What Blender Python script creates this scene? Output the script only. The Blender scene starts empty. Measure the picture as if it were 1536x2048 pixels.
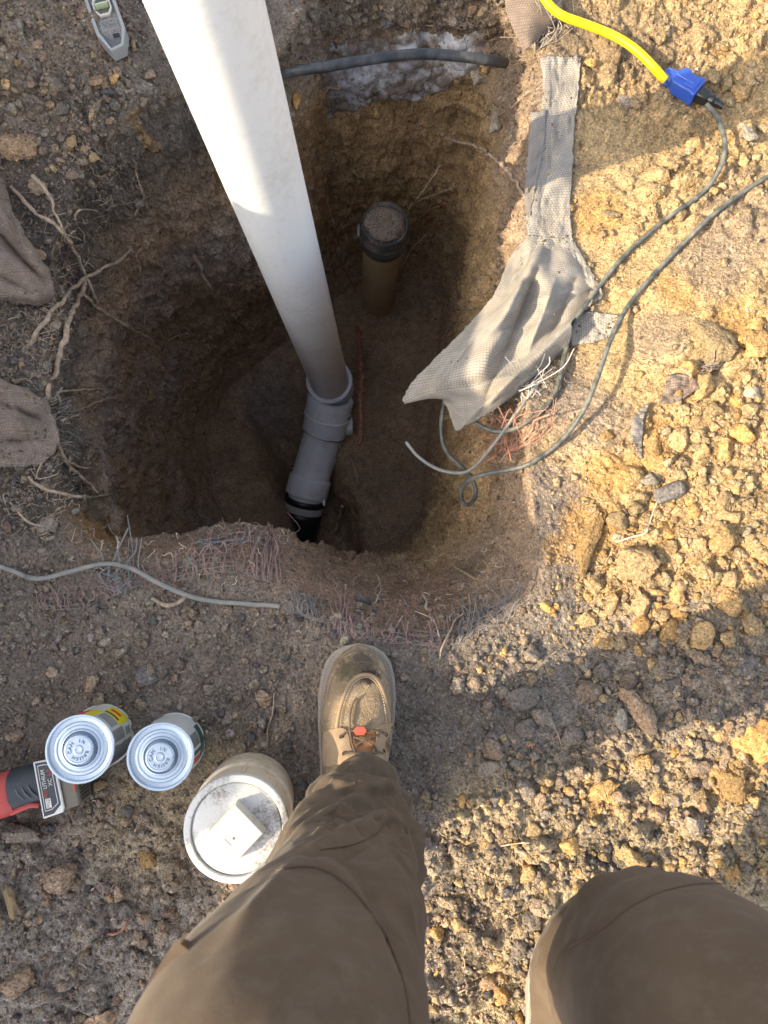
import bpy, bmesh, math, random
import numpy as np
from mathutils import Vector, Matrix, Quaternion

# ------------------------------------------------------------------ camera, sky, sun
SC = bpy.context.scene
COL = SC.collection
random.seed(7); RNG = np.random.default_rng(7)
F_PX, CX, CY = 1400.0, 768.0, 1024.0
NX, NY = 670.0, 1190.0                      # where straight down falls in the 1536 x 2048 frame
CAM_Z = 1.10
cam_d = bpy.data.cameras.new('camera'); cam = bpy.data.objects.new('camera', cam_d); COL.objects.link(cam)
cam_d.sensor_fit = 'VERTICAL'; cam_d.sensor_height = 36.0; cam_d.lens = F_PX/2048*36.0
cam_d.clip_start = 0.02; cam_d.clip_end = 500
_d = Vector(((NX-CX)/F_PX, -(NY-CY)/F_PX, -1)).normalized()
CAM_Q = _d.rotation_difference(Vector((0, 0, -1)))
cam.rotation_mode = 'QUATERNION'; cam.rotation_quaternion = CAM_Q
CAM_P = Vector((0, 0, CAM_Z)); cam.location = CAM_P
SC.camera = cam
SUN_EL, SUN_SLOPE = math.radians(29), 0.34  # light travels to +x and a little to +y
_az = math.atan(SUN_SLOPE)
LDIR = Vector((math.cos(_az)*math.cos(SUN_EL), math.sin(_az)*math.cos(SUN_EL), -math.sin(SUN_EL)))
sun_d = bpy.data.lights.new('sun', 'SUN'); sun_d.energy = 2.6; sun_d.angle = math.radians(0.55); sun_d.color = (1.0, 0.83, 0.58)
sun = bpy.data.objects.new('sun', sun_d); COL.objects.link(sun)
sun.rotation_mode = 'QUATERNION'; sun.rotation_quaternion = Vector((0, 0, -1)).rotation_difference(LDIR)
W = bpy.data.worlds.new('World'); SC.world = W; W.use_nodes = True
_nt = W.node_tree; _bg = _nt.nodes['Background']; _sk = _nt.nodes.new('ShaderNodeTexSky')
_sk.sky_type = 'NISHITA'; _sk.sun_disc = False; _sk.sun_elevation = SUN_EL
_sk.sun_rotation = math.atan2(-LDIR.x, -LDIR.y); _sk.dust_density = 3.0; _sk.ozone_density = 1.0
_bw = _nt.nodes.new('ShaderNodeRGBToBW'); _mx = _nt.nodes.new('ShaderNodeMix'); _mx.data_type = 'RGBA'; _wm = _nt.nodes.new('ShaderNodeMix'); _wm.data_type = 'RGBA'; _wm.blend_type = 'MULTIPLY'
_nt.links.new(_sk.outputs[0], _bw.inputs[0]); _nt.links.new(_bw.outputs[0], _wm.inputs[6]); _wm.inputs[0].default_value = 1.0; _wm.inputs[7].default_value = (1.04, 1.0, .93, 1)
_mx.inputs[0].default_value = .45; _nt.links.new(_sk.outputs[0], _mx.inputs[6]); _nt.links.new(_wm.outputs[2], _mx.inputs[7]); _nt.links.new(_mx.outputs[2], _bg.inputs[0]); _bg.inputs[1].default_value = 0.15
SC.view_settings.view_transform = 'Standard'; SC.view_settings.look = 'None'
SC.view_settings.gamma = 1.0; SC.view_settings.use_curve_mapping = False
SC.view_settings.exposure = 1.85
try:
    SC.cycles.use_denoising = True; SC.cycles.max_bounces = 6; SC.cycles.diffuse_bounces = 5
except Exception: pass

def ray(px, py):
    d = Vector(((px-CX)/F_PX, -(py-CY)/F_PX, -1)); d = CAM_Q @ d
    return d.normalized()
def P(px, py, z=0.0):
    d = ray(px, py); t = (z-CAM_Z)/d.z
    return CAM_P + d*t

# ------------------------------------------------------------------ numpy noise
def _hash(ix, iy, iz, s):
    h = (ix.astype(np.int64)*374761393 + iy.astype(np.int64)*668265263 + iz.astype(np.int64)*1274126177 + s*974634777) & 0xffffffff
    h = ((h ^ (h >> 13))*1103515245) & 0xffffffff
    h = ((h ^ (h >> 16))*2246822519) & 0xffffffff
    return ((h ^ (h >> 15)) & 0xffffff).astype(np.float32)/16777215.0
def vnoise(p, s=0):
    f = np.floor(p); i = f.astype(np.int64); t = (p-f).astype(np.float32); t = t*t*t*(t*(t*6-15)+10)
    r = 0
    for dx in (0, 1):
        wx = t[:, 0] if dx else 1-t[:, 0]
        for dy in (0, 1):
            wy = t[:, 1] if dy else 1-t[:, 1]
            for dz in (0, 1):
                wz = t[:, 2] if dz else 1-t[:, 2]
                r = r + wx*wy*wz*_hash(i[:, 0]+dx, i[:, 1]+dy, i[:, 2]+dz, s)
    return r*2-1
def fbm(p, scale, octs=4, s=0, gain=0.5, ridged=False):
    p = np.asarray(p, dtype=np.float64)*scale; a = 1.0; r = 0; tot = 0
    for k in range(octs):
        n = vnoise(p + 17.3*k, s+k)
        if ridged: n = 1-2*np.abs(n)
        r = r+n*a; tot += a; a *= gain; p = p*2.03
    return r/tot
def worley2(x, y, scale, s=0):
    X = x*scale; Y = y*scale; ix = np.floor(X).astype(np.int64); iy = np.floor(Y).astype(np.int64)
    best = np.full(X.shape, 9.0, np.float32); cid = np.zeros(X.shape, np.float32); sec = best.copy()
    zero = np.zeros_like(ix)
    for dx in (-1, 0, 1):
        for dy in (-1, 0, 1):
            cx = ix+dx; cy = iy+dy
            fx = cx+_hash(cx, cy, zero, s); fy = cy+_hash(cx, cy, zero+1, s)
            d = np.sqrt((X-fx)**2+(Y-fy)**2).astype(np.float32)
            m = d < best; sec = np.where(m, best, np.minimum(sec, d)); cid = np.where(m, _hash(cx, cy, zero+2, s), cid); best = np.where(m, d, best)
    return best, sec, cid
def sstep(a, b, x):
    t = np.clip((x-a)/(b-a), 0, 1); return t*t*(3-2*t)

# ------------------------------------------------------------------ objects
def tag(o, label=None, cat=None, group=None, kind=None):
    if label: o['label'] = label
    if cat: o['category'] = cat
    if group: o['group'] = group
    if kind: o['kind'] = kind
    return o
def empty(name, loc=(0, 0, 0), label=None, cat=None, group=None, q=None):
    o = bpy.data.objects.new(name, None); COL.objects.link(o); o.location = loc; o.empty_display_size = 0.02
    if q is not None: o.rotation_mode = 'QUATERNION'; o.rotation_quaternion = q
    return tag(o, label, cat, group)
def link(name, me, mat=None, parent=None, smooth=True):
    o = bpy.data.objects.new(name, me); COL.objects.link(o)
    if mat is not None:
        for m in (mat if isinstance(mat, (list, tuple)) else [mat]): me.materials.append(m)
    if smooth: me.polygons.foreach_set('use_smooth', np.ones(len(me.polygons), bool))
    if parent is not None: o.parent = parent
    return o
def np_mesh(name, V, Fq, cols=None, uvs=None):
    """V (n,3), Fq (m,4) or (m,3)"""
    me = bpy.data.meshes.new(name); n = len(V); m, k = Fq.shape
    me.vertices.add(n); me.vertices.foreach_set('co', np.ascontiguousarray(V, np.float32).ravel())
    me.loops.add(m*k); me.loops.foreach_set('vertex_index', np.ascontiguousarray(Fq, np.int32).ravel())
    me.polygons.add(m); me.polygons.foreach_set('loop_start', np.arange(0, m*k, k, dtype=np.int32))
    try: me.polygons.foreach_set('loop_total', np.full(m, k, np.int32))
    except Exception: pass
    if cols is not None:
        c = np.ones((n, 4), np.float32); c[:, :cols.shape[1]] = cols
        a = me.color_attributes.new('soil', 'FLOAT_COLOR', 'POINT'); a.data.foreach_set('color', c.ravel())
    if uvs is not None:
        u = me.uv_layers.new(name='uv'); u.data.foreach_set('uv', np.ascontiguousarray(uvs[Fq.ravel()], np.float32).ravel())
    me.update(calc_edges=True); me.validate()
    return me
class MB:
    def __init__(s): s.v = []; s.f = []; s.m = []
    def add(s, v, f, mi=0, M=None):
        b = len(s.v)
        s.v += [tuple(M @ Vector(q)) if M is not None else tuple(q) for q in v]
        s.f += [tuple(i+b for i in q) for q in f]; s.m += [mi]*len(f)
    def box(s, c, d, mi=0, M=None):
        x, y, z = c; a, b, h = d[0]/2, d[1]/2, d[2]/2
        v = [(x+i*a, y+j*b, z+k*h) for k in (-1, 1) for j in (-1, 1) for i in (-1, 1)]
        s.add(v, [(0, 2, 3, 1), (4, 5, 7, 6), (0, 1, 5, 4), (2, 6, 7, 3), (0, 4, 6, 2), (1, 3, 7, 5)], mi, M)
    def lathe(s, prof, seg=64, mi=0, M=None, closed=False):
        v = []; f = []
        for r, z in prof:
            for k in range(seg):
                a = 2*math.pi*k/seg; v.append((r*math.cos(a), r*math.sin(a), z))
        n = len(prof)
        for i in range(n-1 + (1 if closed else 0)):
            j = (i+1) % n
            for k in range(seg):
                l = (k+1) % seg; f.append((i*seg+k, i*seg+l, j*seg+l, j*seg+k))
        s.add(v, f, mi, M)
    def tube(s, pts, rad, seg=8, mi=0, cap=True, flat=1.0):
        pts = [Vector(p) for p in pts]; n = len(pts)
        if n < 2: return
        rad = list(rad) if hasattr(rad, '__len__') else [rad]*n
        up = None; v = []; f = []
        for i, p in enumerate(pts):
            t = (pts[min(i+1, n-1)]-pts[max(i-1, 0)])
            if t.length < 1e-9: t = Vector((0, 0, 1))
            t.normalize()
            if up is None: up = t.orthogonal().normalized() if abs(t.z) > .9 else Vector((0, 0, 1))
            up = (up - t*up.dot(t))
            if up.length < 1e-6: up = t.orthogonal()
            up.normalize(); sd = t.cross(up)
            for k in range(seg):
                a = 2*math.pi*k/seg; v.append(tuple(p+(sd*math.cos(a)+up*math.sin(a)*flat)*rad[i]))
        for i in range(n-1):
            for k in range(seg):
                l = (k+1) % seg; f.append((i*seg+k, i*seg+l, (i+1)*seg+l, (i+1)*seg+k))
        if cap: f.append(tuple(range(seg-1, -1, -1))); f.append(tuple((n-1)*seg+k for k in range(seg)))
        s.add(v, f, mi)
    def prism(s, outline, z0, z1, mi=0, M=None):
        n = len(outline); v = [(x, y, z0) for x, y in outline]+[(x, y, z1) for x, y in outline]
        f = [tuple(range(n-1, -1, -1)), tuple(range(n, 2*n))]+[(i, (i+1) % n, n+(i+1) % n, n+i) for i in range(n)]
        s.add(v, f, mi, M)
    def ringprism(s, outer, inner, z0, z1, mi=0, M=None):
        n = len(outer); v = [(x, y, z) for z in (z0, z1) for ol in (outer, inner) for x, y in ol]; f = []
        for i in range(n):
            j = (i+1) % n
            f += [(i, j, 2*n+j, 2*n+i), (n+j, n+i, 3*n+i, 3*n+j), (2*n+i, 2*n+j, 3*n+j, 3*n+i), (j, i, n+i, n+j)]
        s.add(v, f, mi, M)
    def build(s, name, mat=None, parent=None, smooth=True, bevel=0, seg=2, angle=35):
        me = bpy.data.meshes.new(name); me.from_pydata(s.v, [], s.f); me.update()
        o = link(name, me, mat, parent, smooth)
        me.polygons.foreach_set('material_index', np.array(s.m, np.int32))
        if bevel:
            b = o.modifiers.new('bevel', 'BEVEL'); b.width = bevel; b.segments = seg; b.limit_method = 'ANGLE'; b.angle_limit = math.radians(angle)
        if smooth:
            try: me.set_sharp_from_angle(angle=math.radians(42))
            except Exception: pass
        return o
def crom(pts, per=8):
    """Catmull-Rom resample of points of any dimension"""
    p = np.array([tuple(q) for q in pts], float); n = len(p)
    if n < 3:
        t = np.linspace(0, 1, per+1)[:, None]; return p[0]*(1-t)+p[-1]*t
    q = np.vstack([2*p[0]-p[1], p, 2*p[-1]-p[-2]]); out = []
    for i in range(1, n):
        a, b, c, d = q[i-1], q[i], q[i+1], q[i+2]
        for k in range(per):
            t = k/per; out.append(.5*((2*b)+(c-a)*t+(2*a-5*b+4*c-d)*t*t+(3*b-a-3*c+d)*t**3))
    out.append(p[-1]); return np.array(out)

# ------------------------------------------------------------------ materials
def mat(name, col=(.5, .5, .5), rough=.6, metal=0.0, spec=.5):
    m = bpy.data.materials.new(name); m.use_nodes = True; b = m.node_tree.nodes['Principled BSDF']
    b.inputs['Base Color'].default_value = (*col, 1); b.inputs['Roughness'].default_value = rough
    b.inputs['Metallic'].default_value = metal; b.inputs['Specular IOR Level'].default_value = spec
    return m
class NT:
    def __init__(s, m): s.nt = m.node_tree; s.b = s.nt.nodes['Principled BSDF']; s.o = s.nt.nodes['Material Output']
    def n(s, t, **kw):
        x = s.nt.nodes.new('ShaderNode'+t)
        for k, v in kw.items():
            if k in x.inputs.keys() if hasattr(x.inputs, 'keys') else False: s.set(x.inputs[k], v)
            else: setattr(x, k, v)
        return x
    def set(s, i, v):
        if isinstance(v, bpy.types.NodeSocket): s.nt.links.new(v, i)
        elif hasattr(v, '__len__') and len(v) == 3 and i.type == 'RGBA': i.default_value = (*v, 1)
        else: i.default_value = v
    def noise(s, vec, scale, det=4, rough=.6, dist=0):
        x = s.nt.nodes.new('ShaderNodeTexNoise'); s.set(x.inputs['Vector'], vec); x.inputs['Scale'].default_value = scale
        x.inputs['Detail'].default_value = det; x.inputs['Roughness'].default_value = rough; x.inputs['Distortion'].default_value = dist; return x.outputs['Fac']
    def voro(s, vec, scale, feat='F1', out='Distance', rnd=1.0):
        x = s.nt.nodes.new('ShaderNodeTexVoronoi'); x.feature = feat; s.set(x.inputs['Vector'], vec); x.inputs['Scale'].default_value = scale
        x.inputs['Randomness'].default_value = rnd; return x.outputs[out]
    def ramp(s, fac, stops):
        x = s.nt.nodes.new('ShaderNodeValToRGB'); s.set(x.inputs[0], fac); e = x.color_ramp.elements
        while len(e) < len(stops): e.new(.5)
        for i, (p, c) in enumerate(stops):
            e[i].position = p; e[i].color = (c, c, c, 1) if not hasattr(c, '__len__') else (*c, 1)
        return x.outputs[0]
    def mix(s, fac, a, b, mode='MIX'):
        x = s.nt.nodes.new('ShaderNodeMix'); x.data_type = 'RGBA'; x.blend_type = mode
        s.set(x.inputs[0], fac); s.set(x.inputs[6], a); s.set(x.inputs[7], b); return x.outputs[2]
    def math(s, op, a, b=0.0):
        x = s.nt.nodes.new('ShaderNodeMath'); x.operation = op; s.set(x.inputs[0], a); s.set(x.inputs[1], b); return x.outputs[0]
    def bump(s, h, dist=.002, strength=1.0, nrm=None):
        x = s.nt.nodes.new('ShaderNodeBump'); s.set(x.inputs['Height'], h); x.inputs['Distance'].default_value = dist
        x.inputs['Strength'].default_value = strength
        if nrm is not None: s.set(x.inputs['Normal'], nrm)
        return x.outputs[0]
    def coord(s, k='Object'): return s.nt.nodes.new('ShaderNodeTexCoord').outputs[k]
    def attr(s, name): x = s.nt.nodes.new('ShaderNodeAttribute'); x.attribute_name = name; return x.outputs['Color']
    def rand(s): return s.nt.nodes.new('ShaderNodeObjectInfo').outputs['Random']
    def base(s, c): s.set(s.b.inputs['Base Color'], c)
    def inp(s, k, v): s.set(s.b.inputs[k], v)

def soil_mat(name, attr=True, fixed=(.3, .2, .1), grit=1.0, rnd=False):
    m = mat(name, fixed, .95, 0, .15); t = NT(m); g = t.nt.nodes.new('ShaderNodeNewGeometry').outputs['Position']
    c = t.attr('soil') if attr else fixed
    if rnd:
        r = t.rand(); c = t.mix(1.0, fixed, t.ramp(r, [(0, (.55, .58, .62)), (.3, (.85, .84, .84)), (.6, (1, 1, 1)), (.85, (1.12, 1.0, .82)), (1, (1.25, 1.2, 1.1))]), 'MULTIPLY')
    n1 = t.noise(g, 38, 5, .7); n2 = t.noise(g, 240, 4, .7); n3 = t.noise(g, 900, 2, .6)
    c = t.mix(1, c, t.ramp(n1, [(.25, (.62, .62, .64)), (.5, (1, 1, 1)), (.75, (1.3, 1.25, 1.18))]), 'MULTIPLY')
    c = t.mix(1, c, t.ramp(n2, [(.28, (.48, .46, .45)), (.5, (1, 1, 1)), (.72, (1.46, 1.44, 1.40))]), 'MULTIPLY')
    sp = t.voro(g, 330, 'F1', 'Color')
    sc = t.nt.nodes.new('ShaderNodeSeparateColor'); t.set(sc.inputs[0], sp)
    c = t.mix(t.ramp(sc.outputs[0], [(.90, 0), (.93, .45)]), c, t.mix(1, c, (1.9, 1.9, 1.9), 'MULTIPLY'))
    c = t.mix(t.ramp(sc.outputs[1], [(.88, 0), (.92, .55)]), c, t.mix(1, c, (.4, .38, .36), 'MULTIPLY'))
    t.base(c)
    h = t.math('ADD', t.math('MULTIPLY', n2, 1.0), t.math('MULTIPLY', t.math('SUBTRACT', 1.0, t.voro(g, 170)), .28))
    h = t.math('ADD', h, t.math('MULTIPLY', t.math('SUBTRACT', 1.0, t.voro(g, 420)), .3))
    h = t.math('ADD', h, t.math('MULTIPLY', n3, .2))
    t.inp('Normal', t.bump(h, .0056*grit, 1.0))
    return m

# ------------------------------------------------------------------ the ground with the dug hole
AX = (0.0, 0.50)
LEV = [
 (0.0, [(760,-110),(900,-90),(1010,-40),(1070,40),(1092,130),(1085,250),(1068,400),(1058,560),(1052,700),(1055,850),(1062,1000),(1072,1100),(1050,1190),(960,1255),(850,1275),(720,1262),(640,1235),(560,1190),(480,1150),(380,1135),(260,1125),(165,1095),(110,1000),(88,850),(88,700),(98,560),(125,430),(165,330),(225,250),(310,190),(420,150),(520,110),(590,40),(640,-60)]),
 (-0.10, [(760,10),(900,20),(1000,60),(1045,120),(1055,220),(1045,320),(1030,450),(1022,600),(1012,750),(1008,900),(1010,1000),(1000,1090),(960,1150),(880,1185),(800,1195),(720,1180),(650,1145),(600,1100),(545,1068),(430,1066),(300,1085),(200,1075),(155,1000),(125,850),(125,700),(140,580),(170,460),(220,380),(290,320),(380,270),(480,220),(590,120),(640,50)]),
 (-0.25, [(650,170),(760,150),(900,150),(985,200),(1010,300),(1000,420),(985,560),(972,700),(965,850),(960,950),(945,1050),(905,1115),(850,1145),(780,1152),(700,1135),(640,1105),(580,1085),(520,1075),(430,1078),(300,1088),(220,1070),(185,980),(170,850),(175,720),(190,620),(230,520),(290,450),(370,400),(450,370),(540,330),(610,250)]),
 (-0.55, [(650,320),(760,310),(880,320),(950,380),(965,480),(950,600),(935,720),(925,850),(920,950),(900,1040),(860,1100),(800,1130),(720,1130),(650,1105),(600,1095),(520,1090),(400,1090),(300,1085),(250,1040),(235,950),(240,850),(260,740),(290,660),(350,600),(430,560),(510,540),(560,500),(610,420)]),
 (-0.90, [(660,470),(760,450),(860,470),(910,530),(915,640),(900,740),(890,850),(885,950),(865,1040),(815,1095),(750,1115),(680,1115),(600,1105),(500,1100),(400,1085),(345,1040),(330,950),(340,850),(370,760),(425,690),(490,640),(550,600),(610,540)]),
 (-1.12, [(680,590),(760,560),(830,580),(875,640),(870,740),(860,850),(855,950),(840,1030),(790,1080),(720,1105),(640,1105),(560,1092),(480,1070),(430,1000),(420,900),(440,820),(490,750),(545,700),(610,650)]),
]
NA = 1440
TH = np.arange(NA)*2*math.pi/NA
def contour(pts, z):
    q = np.array([tuple(P(x, y, z))[:2] for x, y in pts])-np.array(AX)
    # densify closed polygon smoothly
    n = len(q); dens = []
    for i in range(n):
        a, b, c, d = q[i-1], q[i], q[(i+1) % n], q[(i+2) % n]
        for k in range(12):
            t = k/12; dens.append(.5*((2*b)+(c-a)*t+(2*a-5*b+4*c-d)*t*t+(3*b-a-3*c+d)*t**3))
    dens = np.array(dens); a = np.mod(np.arctan2(dens[:, 1], dens[:, 0]), 2*math.pi); r = np.hypot(dens[:, 0], dens[:, 1])
    o = np.argsort(a); a = a[o]; r = r[o]
    a = np.concatenate([a-2*math.pi, a, a+2*math.pi]); r = np.tile(r, 3)
    R = np.interp(TH, a, r)
    k = np.exp(-.5*(np.arange(-12, 13)/5.0)**2); k /= k.sum()
    return np.convolve(np.concatenate([R[-12:], R, R[:12]]), k, 'valid')
CR = [contour(p, z) for z, p in LEV]; CZ = [z for z, _ in LEV]
def hprofile(c):    # height of the unseen ridge added to shade the left, by sun direction
    return np.interp(c, [-3, -1.6, -1.0, -.72, -.5, -.36, -.27, -.2, -.115, -.07, .08, .25, .4, .54, .60, .63, .665, .70, .8, 1.0, 1.4, 2.2, 3.2],
                     [0, .45, .62, .66, .62, .64, .68, .82, .83, .93, .94, .93, .93, .92, .88, .68, .68, .85, .90, .90, .86, .5, 0])
def ground_h(x, y):
    """smooth height of the undisturbed ground, no fine relief"""
    h = 0.012*np.sin(x*3.1+1)*np.cos(y*2.3)
    c = y - SUN_SLOPE*x*1.0
    cc = y - SUN_SLOPE*(-1.4) - 0*x
    prof = hprofile(y+SUN_SLOPE*1.4)
    u = np.clip((x+2.4)/1.62, 0, 1)      # ridge at x = -1.4
    h = h + prof*np.where(x < -1.4, sstep(0, .62, (x+2.4)/1.62), 1-sstep(-1.4, -.72, x))
    h = h + .05*sstep(.35, .62, x)*sstep(-.35, -.05, y)*(1-sstep(.45, .8, y))       # spoil piled right of the hole
    h = h + .04*sstep(.5, .9, x)*sstep(-.6, -.3, y)
    h = h + .05*(1-sstep(-.5, -.32, x))*sstep(.62, .9, y)                            # clods top left
    h = h + .03*(1-sstep(-.45, -.3, x))*(1-sstep(-.5, -.35, y))
    return h
s_in = np.concatenate([np.arange(1, 230)*.0034, .78+np.arange(1, 130)*.006, 1.56+np.arange(1, 90)*.013])
s_out = 2.72 + np.cumsum(.03*1.13**np.arange(46))
S = np.concatenate([s_in, s_out])
rows = []
# floor centre out to floor edge, then up the walls
C = np.array(CR)
for u in np.linspace(.03, 1, 64)[:-1]:
    r = C[5]*u; rows.append(np.stack([AX[0]+r*np.cos(TH), AX[1]+r*np.sin(TH), np.full(NA, -1.135+.015*u**6)], 1))
ctl = [[C[5], C[4], C[3], C[2], C[1], C[0]], [CZ[5], CZ[4], CZ[3], CZ[2], CZ[1], CZ[0]]]
rr = np.array([C[5]*.90]+ctl[0]+[C[0]+.05]); zz = np.array([-1.133]+ctl[1]+[0.0])
for i in range(1, 6):
    steps = int(abs(zz[i+1]-zz[i])/.0042)+6
    if i == 5: steps = 34
    for k in range(steps):
        t = k/steps; w = [.5*(-t+2*t*t-t**3), .5*(2-5*t*t+3*t**3), .5*(t+4*t*t-3*t**3), .5*(-t*t+t**3)]
        r = sum(w[j]*rr[i-1+j] for j in range(4)); z = sum(w[j]*zz[i-1+j] for j in range(4))
        rows.append(np.stack([AX[0]+r*np.cos(TH), AX[1]+r*np.sin(TH), np.full(NA, z)], 1))
n_wall = len(rows)
for s in np.concatenate([[0], S]):
    r = C[0]*np.exp(-s*1.2)+.45*(1-np.exp(-s*1.2))+s
    rows.append(np.stack([AX[0]+r*np.cos(TH), AX[1]+r*np.sin(TH), np.zeros(NA)], 1))
G = np.array(rows); NR = len(G)
k_out = np.arange(NR)-n_wall
outm = sstep(-14, 6, k_out)[:, None]*np.ones((1, NA))            # 1 on the open ground
rimd = np.where(k_out[:, None] >= 0, np.concatenate([np.zeros(n_wall), np.concatenate([[0], S])])[:, None], 0)*np.ones((1, NA))
gx, gy = G[..., 0], G[..., 1]
G[..., 2] += ground_h(gx, gy)*sstep(-40, 10, k_out)[:, None]
# trench in the floor where the fitting lies
fp = P(622, 985, -1.2)
flm = np.exp(-(((gx-fp.x)*1.0+(gy-fp.y)*.35)/.10)**4-((gy-fp.y)/.30)**4)
G[..., 2] -= .19*flm*(G[..., 2] < -.9)
def normals(G):
    du = np.roll(G, -1, 1)-np.roll(G, 1, 1); dv = np.gradient(G, axis=0); n = np.cross(du, dv)
    n /= np.maximum(np.linalg.norm(n, axis=2, keepdims=True), 1e-9); return n
Nn = normals(G); 
if Nn[-60, 10, 2] < 0: Nn = -Nn
Pt = G.reshape(-1, 3).copy(); near = (rimd.reshape(-1) < 1.7)
def onnear(fn):
    r = np.zeros(len(Pt)); r[near] = fn(Pt[near]); return r
def wblob(px, py, rpx, z=0.0, warp=.35, s=0, asp=1.0, rot=0.0):
    c = P(px, py, z); r = rpx*(CAM_Z-z)/F_PX
    dx = Pt[:, 0]-c.x; dy = Pt[:, 1]-c.y
    a = math.radians(rot); u = dx*math.cos(a)+dy*math.sin(a); v = (-dx*math.sin(a)+dy*math.cos(a))*asp
    return 1-sstep(.55, 1.25, np.hypot(u, v)/r + warp*WN)
WN = onnear(lambda p: fbm(p, 14, 4, 31)); WN2 = onnear(lambda p: fbm(p, 5, 3, 77))
def smx(*a): return np.clip(np.maximum.reduce(a), 0, 1)
# --- where the ground is rubble (1) or smooth (0)
pxs, pys, pz = Pt[:, 0], Pt[:, 1], Pt[:, 2]
right = sstep(.36, .45, pxs+.05*WN); 
rub = smx(right, sstep(.16, .24, pxs+.04*WN)*(1-sstep(-.27, -.2, pys)), 1-sstep(-.36, -.25, pys+.05*WN), (1-sstep(-.40, -.30, pxs+.05*WN))*sstep(.66, .76, pys),
          sstep(1.02, 1.06, pys)*.8)
smooth_right = smx(wblob(1210, 330, 110, s=1), wblob(1180, 460, 80), wblob(1330, 560, 120, asp=1.5)*.9, wblob(1250, 690, 130, asp=1.2)*.9, wblob(1120, 900, 80)*.9, wblob(1170, 1090, 45)*.8)
rub = np.clip(rub*(1-.85*smooth_right), 0, 1)
rub = np.maximum(rub, .12*outm.reshape(-1))
inhole = 1-outm.reshape(-1)
# --- relief
d1 = onnear(lambda p: fbm(p, 3.2, 3, 3)); d2 = onnear(lambda p: fbm(p, 12, 5, 9, .6)); d3 = onnear(lambda p: fbm(p, 60, 3, 15))
dr = onnear(lambda p: fbm(p*np.array([1, 1, .35]), 16, 4, 21, .55, ridged=True))
disp = .018*d1*(1-.4*inhole) + (.010+.006*inhole)*d2 + .0028*d3
wth = (TH[None, :]*.5*np.ones((NR, 1))).reshape(-1); mk_ = (inhole > .02); Wh, Whb, cidh = worley2(wth[mk_]+.012*WN[mk_], G.reshape(-1, 3)[mk_, 2]*1.15+.012*WN2[mk_], 22, 14); Wk, Wkb, cidk = worley2(wth[mk_], G.reshape(-1, 3)[mk_, 2], 60, 15)
lump = np.zeros(len(Pt)); lump[mk_] = sstep(0, .4, Whb-Wh)*(cidh-.5)*.020+sstep(0, .4, Wkb-Wk)*(cidk > .55)*.006
wz_ = sstep(-1.1, -.98, G.reshape(-1, 3)[:, 2]); nr_ = 1-.75*(1-sstep(.06, .16, pys))*sstep(-.35, -.2, G.reshape(-1, 3)[:, 2]); disp += inhole*(.016*dr*wz_+.022*d1+lump*wz_)*nr_
W1, W1b, cid1 = worley2(Pt[:, 0][near]+.01*WN[near], Pt[:, 1][near]+.01*WN2[near], 24, 5)
WA = fbm(Pt[near], 40, 3, 61); W2, W2b, cid2 = worley2(Pt[:, 0][near]+.010*WA, Pt[:, 1][near]-.010*WN[near], 60, 6)
W3, _, cid3 = worley2(Pt[:, 0][near], Pt[:, 1][near], 120, 8)
cl = np.zeros(len(Pt)); mass = (cid1 > .5)*sstep(.0, .45, W1b-W1)*.024*(cid1-.3)
cl[near] = mass+sstep(.0, .35, W2b-W2)*.0060*cid2*(.6+.4*WA)+np.sqrt(np.clip(1-(W3/.6)**2, 0, 1))*.0026*cid3
disp += cl*np.clip(rub, 0, 1)*outm.reshape(-1)
cl2 = np.zeros(len(Pt)); cl2[near] = np.sqrt(np.clip(1-(W3/.5)**2, 0, 1))*.003*cid3
disp += cl2*(1-inhole)
farw = 1-sstep(1.5, 2.2, rimd.reshape(-1))
Pt += Nn.reshape(-1, 3)*(disp*farw)[:, None]
# relief on the added shading ridge, for an uneven shadow edge
hp = (1-sstep(-.9, -.6, G.reshape(-1, 3)[:, 0]))*sstep(.1, .5, G.reshape(-1, 3)[:, 2]); mk = hp > .01
if mk.any():
    Pt[mk, 2] += hp[mk]*(.055*fbm(Pt[mk]*np.array([1, 1, 0]), 7, 4, 41, .6))
# --- soil colours
tan = np.array([.49, .345, .18]); pale = np.array([.46, .365, .24]); orange = np.array([.50, .30, .115]); topsoil = np.array([.235, .192, .155])
humus = np.array([.125, .105, .088]); wallb = np.array([.42, .295, .195]); ochre = np.array([.48, .33, .175]); redb = np.array([.22, .145, .10]); greyc = np.array([.34, .29, .26])
ngrey = np.array([.27, .235, .20])
col = np.tile(topsoil, (len(Pt), 1))
def paint(m, c): 
    global col
    m = np.clip(m, 0, 1)[:, None]; col = col*(1-m)+c*m
og = outm.reshape(-1)
paint(right*og, tan); paint(smooth_right*og*.7, tan*1.02)
paint(sstep(.14, .2, pxs+.03*WN)*(1-sstep(-.3, -.2, pys+.03*WN))*og, pale*.9)
paint((1-sstep(-.42, -.28, pys+.06*WN))*(1-sstep(.1, .2, pxs))*og, ngrey*1.25)
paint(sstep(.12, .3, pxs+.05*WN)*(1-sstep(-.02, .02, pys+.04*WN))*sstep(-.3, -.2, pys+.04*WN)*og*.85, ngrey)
paint((1-sstep(-.38, -.25, pxs+.05*WN))*sstep(.60, .72, pys+.05*WN)*og, np.array([.30, .235, .18]))
for b in [(1190, 440, 60), (1330, 600, 50), (1430, 700, 70), (1200, 950, 55), (1180, 1060, 60), (1190, 1590, 45), (1450, 1560, 60), (1510, 1480, 60), (1060, 420, 20), (1290, 890, 60), (1100, 1100, 30)]:
    paint(wblob(*b)*og*.8, orange*.95)
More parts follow.
